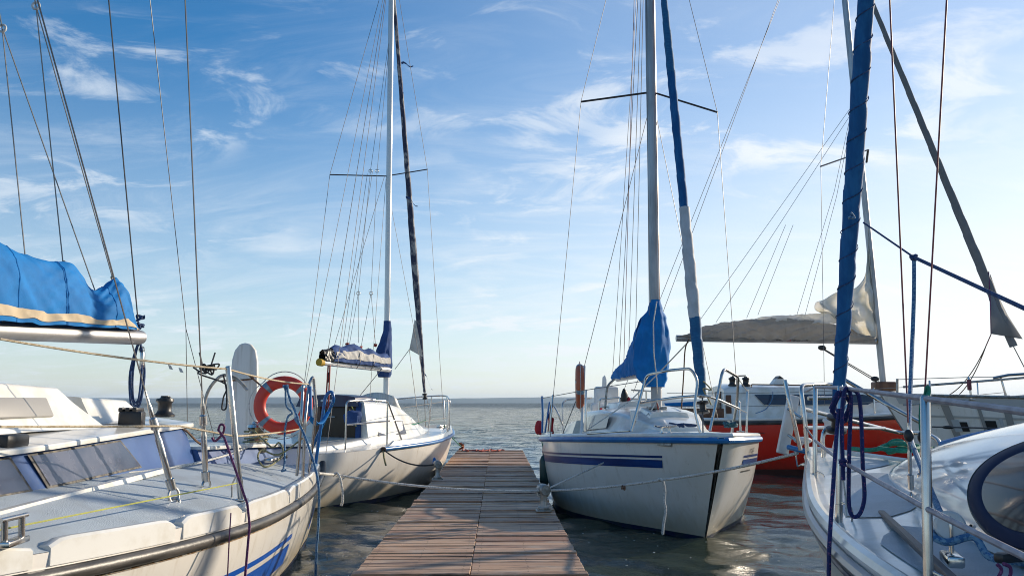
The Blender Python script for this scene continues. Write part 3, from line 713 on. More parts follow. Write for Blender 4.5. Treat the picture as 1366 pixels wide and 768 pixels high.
# cabin: blue side, white roof
bx = lambda wy: 9.6-wy                                       # world y -> local x
cab = B.cabin('cabin', BLUEP, B.t, [(bx(7.15), .86, .76, 1.0, 1.31, .03), (bx(6.3), .86, .75, 1.0, 1.285, .03), (bx(5.0), .86, .75, 1.0, 1.245, .03), (bx(3.5), .80, .69, 1.0, 1.21, .03), (bx(2.0), .55, .46, 1.0, 1.17, .03)], crown=.03)
B.cabin('cabin_roof', DECKS, B.t, [(bx(7.25), .79, .79, 1.305, 1.337, .012), (bx(6.3), .79, .79, 1.28, 1.312, .012), (bx(5.0), .79, .79, 1.24, 1.272, .012), (bx(3.4), .73, .73, 1.205, 1.237, .012), (bx(1.9), .5, .5, 1.165, 1.19, .012)], crown=.07)
def side_panel(name, m, par, quad, out, n=8):
    """a panel on the cabin's sloping side; quad in (world y, u) with u 0 foot .. 1 roof edge"""
    def pt(wy, u):
        k = [(2.0, .55, .46, 1.0, 1.17), (3.5, .80, .69, 1.0, 1.21), (5.0, .86, .75, 1.0, 1.245), (6.3, .86, .75, 1.0, 1.285), (7.15, .86, .76, 1.0, 1.31)]
        for p, q in zip(k, k[1:]):
            if wy <= q[0] or q is k[-1]:
                f = (wy-p[0])/(q[0]-p[0]); wb, wt, zb, zt = [p[i]+(q[i]-p[i])*f for i in range(1, 5)]; break
        y = wb+(wt-wb)*u; nrm = V((0, zt-zb, wb-wt)).normalized(); return B.w(bx(wy), SD*(y+nrm.y*out), zb+(zt-zb)*u+nrm.z*out)
    rows = []
    for i in range(n+1):
        f = i/n; lo = (quad[0][0]+(quad[1][0]-quad[0][0])*f, quad[0][1]+(quad[1][1]-quad[0][1])*f); hi = (quad[3][0]+(quad[2][0]-quad[3][0])*f, quad[3][1]+(quad[2][1]-quad[3][1])*f)
        rows.append([pt(lo[0]+(hi[0]-lo[0])*j/4, lo[1]+(hi[1]-lo[1])*j/4) for j in range(5)])
    return part(name, MB().grid(rows), m, par)
for q in (((4.86, .14), (6.12, .20), (5.93, .92), (4.79, .92)), ((3.4, .14), (4.72, .14), (4.64, .92), (3.3, .92))):
    side_panel('window_seal', SEAL, cab, q, .004)
    c = (sum(p[0] for p in q)/4, sum(p[1] for p in q)/4); q2 = [(c[0]+(p[0]-c[0])*.955, c[1]+(p[1]-c[1])*.88) for p in q]
    side_panel('window', GLASS, cab, q2, .008)
# hatch garage and companionway boxes on the roof
hg = B.cabin('hatch_garage', DECKS, B.t, [(bx(6.15), .56, .50, 1.33, 1.36, .02), (bx(5.75), .55, .42, 1.33, 1.60, .03), (bx(5.2), .54, .40, 1.33, 1.615, .03), (bx(3.6), .5, .36, 1.3, 1.60, .03)], crown=.02)
B.cabin('roof_hatch', DECKS, B.t, [(bx(7.2), .46, .42, 1.33, 1.38, .02), (bx(6.95), .46, .36, 1.33, 1.52, .025), (bx(6.2), .46, .36, 1.33, 1.54, .025)], crown=.015)
part('hatch_recess', MB().box(B.w(bx(5.15), SD*.475, 1.47), (.03, .75, .13), (B.d(0, 1, .5).normalized(), B.d(1, 0, 0), B.d(0, -.5, 1).normalized()), bev=.01), GREYM, hg)
# cockpit coaming
co = B.cabin('cockpit_coaming', BLUEP, B.t, [(bx(9.4), 1.32, 1.27, .80, 1.04, .03), (bx(8.6), 1.22, 1.15, .86, 1.08, .03), (bx(7.8), 1.06, .98, .92, 1.11, .03), (bx(7.16), .93, .87, .96, 1.125, .03)], crown=.0)
B.cabin('coaming_top', DECKS, B.t, [(bx(9.47), 1.31, 1.31, 1.035, 1.065, .012), (bx(8.6), 1.19, 1.19, 1.075, 1.105, .012), (bx(7.8), 1.02, 1.02, 1.105, 1.135, .012), (bx(7.17), .91, .91, 1.12, 1.148, .012)], crown=.0)
# clutch block, winch, camera-side jammer
pc = P(176, 560, 6.4); part('rope_clutch', MB().box(pc, (.17, .20, .13), (B.d(0, 1, 0), B.d(1, .25, 0).normalized(), V((0, 0, 1))), .018), BLACK, B.t)
for k in range(3): part('clutch_lever', MB().box(pc+B.d(.02, -.05+.05*k, .075), (.14, .035, .03), (B.d(1, 0, 0), B.d(0, 1, 0), V((0, 0, 1))), .008), BLACK, B.t)
pw = PZ(219, 556, 1.34); winch(B.t, P(219, 556, 7.0), 1.05, m=BLACK)
part('winch_handle_socket', MB().lathe([(.03, 0), (.035, .05), (.028, .1), (.02, .11)], P(221, 547, 7.0), (.15, 0, 1)), BLACK, B.t)
part('roof_cleat', MB().box(P(15, 588, 4.7), (.09, .22, .075), (B.d(0, 1, 0), B.d(1, 0, 0), V((0, 0, 1))), .02), BLACK, B.t)
# genoa track and cars on the side deck
trk = part('sheet_track', MB().prism([B.dp(bx(6.1), SD*.98, up=.012)+B.d(0, d, z) for d, z in ((-.03, 0), (.03, 0), (.02, .03), (-.02, .03))], B.dp(bx(3.2), SD*.96, up=.012)-B.dp(bx(6.1), SD*.98, up=.012)), DECKS, B.t)
def sheet_car(loc, d, s=1.0):
    loc, d = V(loc), V(d).normalized(); sd_ = d.cross(V((0, 0, 1)))
    o = part('sheet_car', MB().box(loc+V((0, 0, .02*s)), (.14*s, .05*s, .03*s), (d, sd_, V((0, 0, 1))), .006), STEEL, B.t)
    for k in (-1, 1): part('cheek', MB().tube(fillet([loc+sd_*.016*s*k+V((0, 0, .03*s)), loc+sd_*.016*s*k+d*.02*s+V((0, 0, .085*s)), loc+sd_*.016*s*k+d*-.03*s+V((0, 0, .12*s))], .03), .016*s, 8, flat=.35), STEEL, o)
    part('sheave', MB().lathe([(.018*s, -.012*s), (.026*s, -.01*s), (.02*s, 0), (.026*s, .01*s), (.018*s, .012*s)], loc+V((0, 0, .085*s)), sd_, 14), STEEL, o)
    return o
sheet_car(P(128, 643, 5.55)-V((0, 0, .03)), (.1, -1, 0), 1.0)
o = part('jib_lead', MB().box(PZ(18, 722, .92), (.20, .055, .025), (B.d(1, .1, 0), B.d(-.1, 1, 0), V((0, 0, 1))), .006), STEEL, B.t)
for k in (-.06, .07): part('lead_arm', MB().tube([PZ(18, 722, .92)+B.d(k, 0, .01), PZ(18, 722, .92)+B.d(k+.01, 0, .10)], .014, 10), STEEL, o)
part('lead_pin', MB().tube([PZ(18, 722, .92)+B.d(-.09, 0, .10), PZ(18, 722, .92)+B.d(.11, 0, .10)], .011, 10), STEEL, o)
# rigging: two starboard shrouds on turnbuckles
def shroud(a, top, L=.60, r=.0046, rr=.019, m=None):
    a, top = V(a), V(top); d = (top-a).normalized(); turnbuckle(B.t, a, d, L, rr)
    wire('shroud', B.t, a+d*L*.98, top, r, m or WIRE)
    part('swage', MB().lathe([(.006, 0), (.014, .01), (.014, .10), (.009, .12), (.006, .2)], a+d*L*.8, d, 10), STEEL, B.t)
a = PZ(233, 664, .93); shroud(a, a+(P(50, 0, 4.62)-a)*2.0)
a2 = PZ(275, 652, .92); shroud(a2, a2+(P(247, 0, 5.35)-a2)*2.0)
bs = P(248, 438, 8.5); mh = P(200, 0, 6.9); wire('backstay', B.t, bs, bs+(mh-bs)*1.6, .0038)
wire('backstay_leg', B.t, bs, P(250, 566, 8.9), .0035); wire('backstay_leg', B.t, bs, P(287, 588, 8.9), .0035, WIRED)
be, bf = P(189, 450, 7.2), P(0, 441, 5.75); bd = (bf-be).normalized(); boomF = be+bd*3.3
bm1 = part('boom', MB().tube([be, be+bd*.01, be+bd*.06, boomF], [.04, .056, .062, .062], 16), ALU, B.t)
for (p0, p1) in ((40, 0), (150, 98)):
    e0, e1 = [be+bd*((P(px, 441+px*.045, 5.75+1.45*px/189)-be).length)+V((0, 0, .064)) for px in (p0, p1)]
    part('sail_track', MB().tube([e0, e1], .012, 8, flat=.6), ALUW, bm1)
wire('topping_lift', B.t, be+bd*.04+V((0, 0, .05)), be+(P(146, 0, 6.6)-be)*1.5, .0055, WIRED)
up = V((0, 0, 1))
mast(B.t, V((boomF.x-.08, boomF.y-.1, 1.2)), V((boomF.x-.08, boomF.y-.1, 10.5)), .065, ALU)
HT = [(0, .02), (.021, .12), (.07, .40), (.12, .33), (.175, .29), (.245, .46), (.32, .455), (.405, .47), (.49, .54), (.60, .66), (.70, .78), (1, 1.0)]
WT = [(0, .05), (.03, .08), (.085, .10), (.35, .12), (.7, .16), (1, .18)]
cv0, cv1 = be+bd*.12+V((0, 0, .055)), be+bd*3.1+V((0, 0, .055))
cv = boomcover(B.t, 'sail_cover', CANB, cv0, cv1, HT, WT, seed=2, wr=.030, base=.0, K=40, n=200, seams=(.12, .295, .30, .46, .60, .8))
cvb = boomcover(B.t, 'cover_band', CANT, cv0, cv1, HT, WT, rng=(.94, .982) , off=.006, seed=2, wr=.030, K=8, n=200)
cvc = boomcover(B.t, 'cover_band', CANT, cv0, cv1, HT, WT, rng=(.018, .06), off=.006, seed=2, wr=.030, K=8, n=200)
for px, py in ((3, 38), (48, 8)):
    top = P(px, py, 6.6); part('lazy_jack_block', MB().torus(top, (0, 1, 0), .028, .01, 18, 8), WHITEP, B.t)
    for (qx, qy) in ({3: ((35, 356), (128, 391)), 48: ((84, 350), (150, 370))}[px]):
        wire('lazy_jack', B.t, top, P(qx, qy, 5.9+1.3*qx/189), .0048, WIREL)
    wire('lazy_jack', B.t, top, top+V((-.25, -.6, 2.2)), .005, WIREL)
for qx, qy in ((84, 349), (128, 390), (150, 370)):
    part('lacing_knot', MB().tube(knot(P(qx, qy, 5.9+1.3*qx/189), .018, qx), .007, 5), R_CREAM, B.t)
# block under the boom end with the coiled mainsheet
bk = P(189, 466, 7.2); part('mainsheet_block', MB().box(P(190, 480, 7.2), (.035, .05, .14), bev=.012), STEEL, B.t)
part('block_shackle', MB().torus(bk, (0, 1, 0), .022, .006, 14, 6), STEEL, B.t)
solo('coiled_mainsheet', MB().tube(hang_coil(P(186, 456, 7.2), .09, .50, 5, 11), .0075, 6), R_DKBL, 'dark blue coiled rope hanging under the boom with the bright blue cover', 'rope', P(186, 537, 7.2))
solo('boom_end_lashing', MB().tube(knot(P(186, 436, 7.17), .05, 3)+knot(P(187, 425, 7.17), .045, 4), .008, 5), R_DKBL, 'dark lashing knotted round the end of the silver boom', 'rope')
# stanchions, lifelines, stern rail
s1b, s1t = PZ(322, 667, .855), P(304, 488, 5.75)
st = stanchion(B.t, s1b, s1t, .019); part('bracket', MB().tube(fillet([s1b+V((-.07, .02, 0)), s1b+V((-.075, .02, .10)), s1b+V((-.045, .01, .16))], .02), .006, 8), STEEL, st)
s2b, s2t = PZ(404, 636, .85), P(412, 512, 7.9); rail(B.t, [s2b, P(407, 560, 7.75), s2t, P(418, 500, 7.95), P(422, 545, 8.0), P(416, 600, 8.1), PZ(412, 628, .85)], .014, 'stern_post', fr=.05)
rail(B.t, [PZ(396, 634, .86), P(402, 560, 7.75), P(404, 514, 7.85)], .014, 'stern_post')
rail(B.t, [P(421, 618, 8.6), P(434, 528, 8.6), P(442, 520, 8.6), P(446, 532, 8.6), P(415, 600, 8.9)], .016, 'boarding_rail', BLUERAIL, .06)
part('rail_tube', MB().tube([P(413, 515, 7.88), P(414, 555, 7.86)], .019, 12), BLUERAIL, B.t)
part('rail_sling', MB().tube(catmull([P(414, 548, 8.0), P(416, 558, 8.05), P(422, 565, 8.15), P(430, 562, 8.35), P(438, 549, 8.55)], 6), [.012]*6+[.03]*12+[.022]*7, 10, flat=.35), CANB, B.t)
rail(B.t, [P(268, 570, 8.6), P(276, 520, 8.6), P(296, 498, 8.5), P(318, 505, 8.5), P(330, 520, 8.5)], .016, 'stern_rail', GALV, .12)
R0 = P(0, 452, 4.25)
part('upper_lifeline', MB().tube(sagline(R0, s1t+V((0, 0, -.02)), .015)+sagline(s1t+V((0, 0, -.02)), s2t, .02)[1:], .0062, 6), R_CREAM, B.t)
L0, L1 = P(0, 569, 4.2), s1b.lerp(s1t, .48)
part('lower_lifeline', MB().tube(sagline(L0, P(240, 568, 5.4), 0)+sagline(P(240, 568, 5.4), L1, 0)[1:]+sagline(L1, P(404, 571, 7.8), .01)[1:], .0062, 6), R_CREAM, B.t)
for px, py in ((224, 486), (238, 490)): part('tell_tale', MB().grid([[P(px, py, 5.3), P(px+4, py+1, 5.3)], [P(px+2, py+6, 5.3), P(px+7, py+7, 5.31)]]), WHITEP, B.t)
# rudder blade tipped up on the stern
prof = [(-.205, 0), (-.19, .25), (-.16, .65), (-.14, 1.0), (-.125, 1.28), (-.10, 1.40), (-.05, 1.475), (.01, 1.495), (.07, 1.475), (.12, 1.40), (.145, 1.26), (.155, 1.0), (.17, .5), (.19, 0)]
cR = P(319, 615, 9.45); ctop = 1.5+79/1150*9.45; sc = (ctop-cR.z)/1.495
o = MB(); q = [cR+V((x, 0, z*sc)) for x, z in prof]
o.prism(q, V((.01, .05, 0)))
rb = part('rudder_blade', o, CHAL, B.t, smooth=25)
md = rb.modifiers.new('edge', 'BEVEL'); md.width = .012; md.segments = 2
# winch with rope, chrome fairlead strip
pw = PZ(341, 597, 1.11); wz = P(341, 600, 8.3); part('winch_base', MB().lathe([(.10, -.02), (.10, .04), (.08, .06)], wz, n=20), BLACK, B.t)
winch(B.t, wz+V((0, 0, .05)), 1.35)
q = random.Random(8); pts = []
for i in range(44): a_ = i*.55; pts.append(wz+V((math.cos(a_)*.105*(1+q.uniform(-.08, .1)), math.sin(a_)*.105, .06+.0028*i)))
pts += [P(362, 596, 8.0), P(372, 590, 7.9), P(378, 604, 7.8), P(365, 618, 7.6), P(352, 622, 7.5), P(344, 610, 7.6), P(350, 600, 7.7), P(372, 606, 7.7), P(404, 584, 7.8)]
solo('winch_rope', MB().tube(catmull(pts, 4), .0085, 6), R_OLIVE, 'pale olive rope wound on the stern winch beside the tipped up rudder', 'rope')
fs = MB(); c = PZ(368, 614, .96)
fs.box(c+V((0, 0, .02)), (.085, .62, .04), ((1, .0, 0), (0, 1, 0), (0, 0, 1)), .018); fl = part('perforated_toerail', fs, STEEL, B.t)
for k in range(5): part('hole', MB().lathe([(.016, 0), (.016, .004)], c+V((.0425, -.24+.12*k, .02)), (1, 0, 0), 14), BLACK, fl)
# bits at the stern: tiller extension bracket with black lashings
solo('black_lashing', MB().tube(catmull([P(258, 640-150, 8.4)]+[P(270+q.uniform(-6, 22), 490+q.uniform(-6, 10), 8.4+q.uniform(-.05, .05)) for _ in range(22)]+[P(301, 512, 8.4), P(298, 530, 8.4), P(296, 545, 8.4), P(302, 543, 8.4), P(302, 520, 8.4), P(298, 500, 8.4)], 5), .008, 6), R_BLACK, 'black cord tangled round the stern rail left of the rudder blade', 'rope')
for a_, b_ in (((272, 495), (266, 470)), ((280, 492), (287, 470))): wire('lashing_tail', B.t, P(*a_, 8.4), P(*b_, 8.4), .008, WIRED)
solo('rudder_tie', MB().tube(catmull([P(293, 508, 9.3), P(312, 507, 9.37), P(330, 506, 9.37), P(338, 504, 9.36), P(332, 500, 9.36), P(340, 507, 9.36), P(350, 516, 9.3)], 5), .010, 6), R_BROWN, 'brown cord tied across the white rudder blade', 'rope')
# deck ropes
solo('jib_sheet', MB().tube(catmull([P(-30, 614, 4.3), P(20, 622, 4.9), P(70, 630, 5.3), P(126, 629, 5.56), P(180, 630, 6.0), P(240, 622, 6.6), P(300, 607, 7.2), P(330, 596, 8.0)], 6), .0105, 7), R_WHITE, 'white flecked sheet rope running along the side deck through the steel car', 'rope')
solo('thin_yellow_line', MB().tube(sagline(PZ(-30, 712, .97), P(316, 644, 5.75), .0), .0042, 5), R_YEL, 'thin yellow green line stretched over the grey side deck', 'rope')
solo('cabin_top_line', MB().tube(catmull([P(-20, 585, 4.8), P(40, 579, 5.4), P(110, 570, 6.0), P(160, 566, 6.4), P(215, 566, 6.9), P(245, 572, 7.1), P(268, 592, 7.3), P(300, 600, 7.8), P(325, 604, 8.2)], 6), .010, 6), R_BROWN, 'brown halyard led aft over the white cabin roof past the black clutch', 'rope')
solo('purple_line', MB().tube(catmull([P(283, 583, 5.6), P(287, 588, 5.6), P(297, 578, 5.55), P(299, 568, 5.5), P(294, 566, 5.5), P(291, 573, 5.5)], 6)+sagline(P(297, 577, 5.5), P(330, 672, 5.32), 0)[1:]+sagline(P(330, 672, 5.32), P(333, 700, 5.28), 0)[1:]+sagline(P(333, 700, 5.28), P(327, 768, 5.2), 0)[1:]+sagline(P(327, 768, 5.2), P(326, 830, 5.18), 0)[1:], .0075, 6), R_PURP, 'purple line tied to the lifeline and hanging down over the black strake', 'rope')
solo('thin_dark_line', MB().tube(sagline(P(308, 684, 5.38), P(307, 700, 5.3), 0)+sagline(P(306, 714, 5.27), P(302, 800, 5.2), 0), .004, 5), R_PURP, 'thin dark line hanging down the white topside below the strake', 'rope')
lz = P(381, 518, 7.95)
solo('blue_lashing', MB().tube(catmull([P(381, 515, 7.9), P(382, 540, 7.9), P(390, 550, 7.9), P(384, 556, 7.9), P(380, 575, 7.9), P(380, 600, 7.8), P(379, 622, 7.65), P(376, 628, 7.6), P(382, 626, 7.6)], 6), .0095, 6), R_BLUE, 'pale blue rope hanging straight down in front of the red ring', 'rope')
solo('blue_tail_line', MB().tube(catmull([P(383, 514, 7.88), P(386, 530, 7.85), P(397, 556, 7.7), P(398, 563, 7.7), P(410, 590, 7.55), P(424, 640, 7.35), P(425, 690, 7.35), P(422, 735, 7.35), P(420, 790, 7.35)], 6), .0105, 6), R_BLUE, 'pale blue rope running down over the stern corner of the white hull to the water', 'rope')
part('lashing_knot', MB().tube(knot(P(382, 516, 7.9), .035, 9), .010, 6), R_BLUE, B.t)
ringbuoy('red ring lifebuoy with grey bands hung on the stern rail of the nearest left boat', P(378, 540, 8.15), (.12, -1, .05), .215, .056, BUOY, .8, a0=.75)
o, _w = lettering('Salich', INKW, h1, V((0, 0, 0)), (1, 0, 0), (0, 0, 1), .045)
o.data.transform(Matrix.Translation(-V()))
def wrap_text(o, B, tA, z0, side, sgn, out=.008):
    """lay flat letters on the hull side"""
    for v in o.data.vertices:
        w_ = rootM(o) @ v.co; t = tA+sgn*w_.x/B.L; p = B.hp(t, z0+w_.z, side, out); v.co = rootM(o).inverted() @ p
wrap_text(o, B, .415, .275, SD, -1)

# ================================================================== boat 2: smaller white boat beyond it, bow pointing up the jetty
B = Boat('white sailboat with dark brown smoked doors and navy and white striped boom cover', (-3.46, 12.34), math.atan2(.91, .41), 5.75,
         [(0, .95), (.2, 1.14), (.4, 1.22), (.6, 1.12), (.78, .80), (.92, .36), (1, .03)],
         [(0, .80), (.15, .80), (.3, .83), (.6, .87), (1, .99)], wl=.74, rake=.28, k=.4)
h2 = B.hull(GELH); SD = -1
B.crown = .07; B.deck(DECKS, crown=.07)
B.strip('boot_stripe', NAVYB, h2, 0, .995, -.10, .045, -1); B.strip('boot_stripe', NAVYB, h2, 0, .995, -.10, .045, 1)
part('gunwale_strip', MB().tube(B.edge(-.02, .012, .27, .997, side=-1)+list(reversed(B.edge(-.02, .012, .27, .997, side=1))), .030, 10), BLUERAIL, h2)
n = 40; rows = []
for sd2 in (-1, 1):
    rows = []
    for i in range(n+1):
        t = .30+.66*i/n; b = B.b(t); zs = B.zs(t); x = B.xx(t, zs); e = min(1, i/2)
        rows.append([B.w(x, sd2*(b+.0), zs-.02), B.w(x, sd2*(b-.025), zs+.075*e), B.w(x, sd2*max(b-.07, .0), zs+.082*e), B.w(x, sd2*max(b-.13, -.0), zs+.0)])
    part('bulwark', MB().grid(rows), DECKS, B.t)
cab = B.cabin('cabin', DECKS, B.t, [(1.85, .76, .66, .84, 1.53, .06), (2.6, .76, .64, .86, 1.50, .08), (3.2, .70, .56, .89, 1.42, .10), (3.75, .60, .46, .92, 1.26, .10), (4.3, .44, .30, .97, 1.10, .06), (4.7, .24, .14, 1.0, 1.04, .03)], crown=.06)
ax2 = (B.d(0, 1, 0), B.d(1, 0, 0), V((0, 0, 1)))
# aft bulkhead: smoked doors, navy hatch, brown jamb
part('doors', MB().box(B.w(1.835, -.20, 1.13), (.66, .03, .70), ax2, .01), GLASSD, cab)
part('door_frame', MB().box(B.w(1.825, .19, 1.13), (.10, .05, .74), ax2, .01), TEAK, cab)
part('door_frame', MB().box(B.w(1.825, -.57, 1.13), (.08, .05, .74), ax2, .01), CANN, cab)
part('door_handle', MB().box(B.w(1.80, -.08, 1.28), (.14, .02, .014), ax2, .005), STEEL, cab)
B.cabin('companion_hatch', mat('navy_gelcoat', (.018, .03, .08), .35), B.t, [(1.77, .60, .54, 1.44, 1.60, .05), (2.1, .60, .54, 1.50, 1.61, .05), (2.55, .50, .42, 1.52, 1.59, .05)], crown=.03)
part('hatch_vent', MB().box(B.w(1.765, 0, 1.535), (.22, .012, .035), ax2, .004), WHITEP, B.t)
part('cabin_window', MB().grid([[B.w(2.15+.95*i/8, -(.765-.11*u*(1+.0*i)-.01*i*.6), .95+.28*u) for u in (.1, .5, .9)] for i in range(9)]), GLASS, cab)
# cockpit coaming + helm seats towards us
B.cabin('cockpit_coaming', DECKS, B.t, [(.05, .86, .80, .74, .86, .03), (.9, .92, .84, .76, .90, .03), (1.8, .88, .80, .80, .96, .03)], crown=0)
B.cabin('wind_hood', CHAL, B.t, [(3.25, .42, .36, 1.38, 1.62, .08), (3.42, .40, .32, 1.32, 1.58, .08), (3.6, .36, .28, 1.26, 1.36, .05)], crown=.05)
# rig
mf = P(515, 536, 15.45); mf.z = 1.50; mtop = P(522, 0, 15.45); mhead = mf+(mtop-mf)*1.12
ms = mast(B.t, mf, mhead, .052, ALUW)
spz = P(515, 235, 15.45)
tipL, tipR = P(440, 233, 14.95), P(570, 226, 15.9)
for tp in (tipL, tipR): part('spreader', MB().tube([spz, tp], .018, 8, flat=.6), WIRED, ms)
for tp, ch in ((tipL, P(400, 560, 13.7)), (tipR, P(592, 560, 16.0))):
    wire('cap_shroud', B.t, mhead, tp, .0045); wire('cap_shroud', B.t, tp, ch, .0045)
wire('lower_shroud', B.t, spz+V((0, 0, -.05)), P(490, 575, 14.6), .004); wire('lower_shroud', B.t, spz+V((0, 0, -.05)), P(575, 560, 16.0), .004)
wire('backstay', B.t, mhead, P(430, 640, 12.2), .0045)
wire('running_backstay', B.t, mhead, P(398, 560, 12.6), .004)
fb, fh = P(568, 545, 17.0), P(524, -20, 15.6)
furled(B.t, fb.lerp(fh, .04), fh, [(0, .025), (.1, .042), (.3, .064), (.6, .048), (1, .03)], UVD, seed=4, turns=13)
part('furler_drum', MB().lathe([(.02, -.06), (.05, -.05), (.05, -.03), (.025, -.02), (.025, .02), (.05, .03), (.05, .05), (.02, .06)], fb.lerp(fh, .03), fh-fb, 14), BLACK, B.t)
wire('forestay', B.t, fb+V((.0, 0, -.35)), fb.lerp(fh, .05), .006)
clew = P(546, 466, 16.6)
part('sail_clew', MB().grid([[P(553, 426, 16.3), P(555, 428, 16.3)], [P(550, 446, 16.4), P(559, 450, 16.3)], [clew, P(564, 476, 16.35)]]), CANW, B.t); solidify(B.t.children[-1], .006)
for sx, (px, py), (qx, qy) in ((1, (535, 83), (551, 88)), (1, (534, 112), (538, 124)), (1, (543, 262), (557, 275)), (1, (541, 262), (549, 272)), (1, (566, 497), (577, 520))):
    a_, b_ = P(px, py, 15.8), P(qx, qy, 15.8); part('loose_ribbon', MB().grid([[a_.lerp(b_, i/5)+V((0, 0, .03*math.sin(i*1.3))), a_.lerp(b_, i/5)+V((.01, .01, -.045*(1-i/7)+.03*math.sin(i*1.3)))] for i in range(6)]), CANN, B.t)
    solidify(B.t.children[-1], .004)
wire('jib_sheet', B.t, clew, P(527, 492, 15.2), .006, WIRED); wire('jib_sheet', B.t, clew, P(560, 575, 16.0), .006, WIRED); wire('jib_sheet', B.t, P(513, 487, 15.0), P(478, 530, 14.3), .006, WIRED)
be, bf = P(427, 483, 13.5), P(519, 493, 15.35); bd = bf-be
bm2 = part('boom', MB().tube([be, bf], .045, 14), ALUW, B.t); part('boom_end_cap', MB().tube([be-bd*.015, be+bd*.03], .06, 12), YELL, bm2)
HT = [(0, .22), (.10, .28), (.20, .26), (.36, .33), (.40, .33), (.55, .26), (.66, .29), (.70, .285), (.85, .23), (1, .25)]
up1 = V((0, 0, .03))
boomcover(B.t, 'sail_cover', CANN, be+bd*.13+up1, be+bd*.93+up1, HT, [(0, .09), (.5, .11), (1, .13)], seed=6, wr=.020, n=70)
boomcover(B.t, 'cover_band', CANW, be+bd*.15+up1, be+bd*.91+up1, HT, [(0, .09), (.5, .11), (1, .13)], rng=(.75, .93), off=.008, seed=6, wr=.020, K=8)
boomcover(B.t, 'cover_band', CANW, be+bd*.15+up1, be+bd*.91+up1, HT, [(0, .09), (.5, .11), (1, .13)], rng=(.07, .25), off=.008, seed=6, wr=.020, K=8)
boomcover(B.t, 'stowed_sail', BLACK, be+bd*.02+up1, be+bd*.15+up1, [(0, .17), (1, .21)], [(0, .06), (1, .08)], seed=8, wr=.03, n=14)
for f in (.40, .66):
    c = be+bd*(.13+.8*f); part('cover_tie', MB().tube([c+V((0, 0, -.05))+B.d(0, -.06, 0), c+B.d(0, -.135, .06), c+B.d(0, -.12, .20), c+V((0, 0, interp(HT, f)+.045))], .006, 5), WIRED, bm2)
def draped_mast(par, name, m, rings, seed, folds=7, amp=.16, n=44, K=48):
    """canvas hanging round a mast: rings (centre, axis a, axis b) from top to bottom with hanging pleats"""
    rows = []
    for i in range(n+1):
        t = i/n*(len(rings)-1); j = min(int(t), len(rings)-2); u = t-j; us = u*u*(3-2*u)
        c = rings[j][0].lerp(rings[j+1][0], u); A = rings[j][1].lerp(rings[j+1][1], us); Bv = rings[j][2].lerp(rings[j+1][2], us); row = []
        for k in range(K):
            a = 2*math.pi*k/K; q = i/n
            f = 1+amp*min(1, q*2.2)*(.55*math.sin(a*folds+2.5*q+seed)*(.5+.5*noise.noise(V((math.cos(a)*2, math.sin(a)*2, seed))))+.8*noise.noise(V((math.cos(a)*2.2+q*.8, math.sin(a)*2.2, q*2.4+seed)))+.35*noise.noise(V((math.cos(a)*5, math.sin(a)*5, q*9+seed))))
            row.append(c+A*math.cos(a)*f+Bv*math.sin(a)*f)
        rows.append(row)
    mb = MB().grid(rows, cv=True); mb.poly(rows[0]); return part(name, mb, m, par, smooth=70)
fx, sx_ = B.d(1, 0, 0), B.d(0, 1, 0)
def RG(px, py, Y, a, b, sh=0.0): c = P(px, py, Y); return (c-fx*sh, fx*a, sx_*b)
draped_mast(B.t, 'mast_cover', CANN, [RG(516.5, 428, 15.45, .06, .065), RG(517, 440, 15.45, .075, .075), RG(515.5, 455, 15.45, .13, .10, .02), RG(514.5, 468, 15.45, .17, .13, .05), RG(514.5, 485, 15.45, .16, .14, .05), RG(514, 498, 15.45, .12, .12, .03), RG(513.5, 503, 15.45, .10, .10, .03)], 3, 6)
for (px, py) in ((463, 459), (482, 463), (501, 460)): part('lazy_jack_knot', MB().tube(knot(P(px, py, 14.6), .035, px), .010, 5), R_RED, B.t)
j1, j2 = P(478, 391, 14.6), P(495, 391, 15.0)
for a_, b_ in (((463, 459), (497, 228)), ((457, 462), (490, 232)), ((478, 391), (478, 457)), ((465, 466), (478, 391)), ((495, 391), (482, 461)), ((495, 391), (501, 460)), ((478, 391), (494, 230)), ((495, 391), (503, 230)), ((445, 464), (513, 235))):
    wire('lazy_jack', B.t, P(*a_, 14.6), P(*b_, 15.2), .0042, WIREL)
for p in (j1, j2): part('jack_ring', MB().torus(p, (0, 1, 0), .028, .008, 14, 6), STEEL, B.t)
for px in (494, 503): wire('lazy_jack', B.t, P(px, 229, 15.2), mf.lerp(mhead, .83), .004, WIREL); part('jack_ring', MB().torus(P(px, 228, 15.2), (0, 1, 0), .028, .008, 14, 6), STEEL, B.t)
wire('topping_lift', B.t, be+V((.1, .1, .2)), mhead, .005, WIRED)
for dx in (-1.2, 1.2): part('mainsheet_fall', MB().tube([P(439+dx, 487, 13.7), P(436+dx*1.5, 545, 13.6)], .012, 7), R_RED, B.t)
part('mainsheet_block', MB().box(P(438, 503, 13.7), (.05, .05, .16), bev=.015), BLACK, B.t)
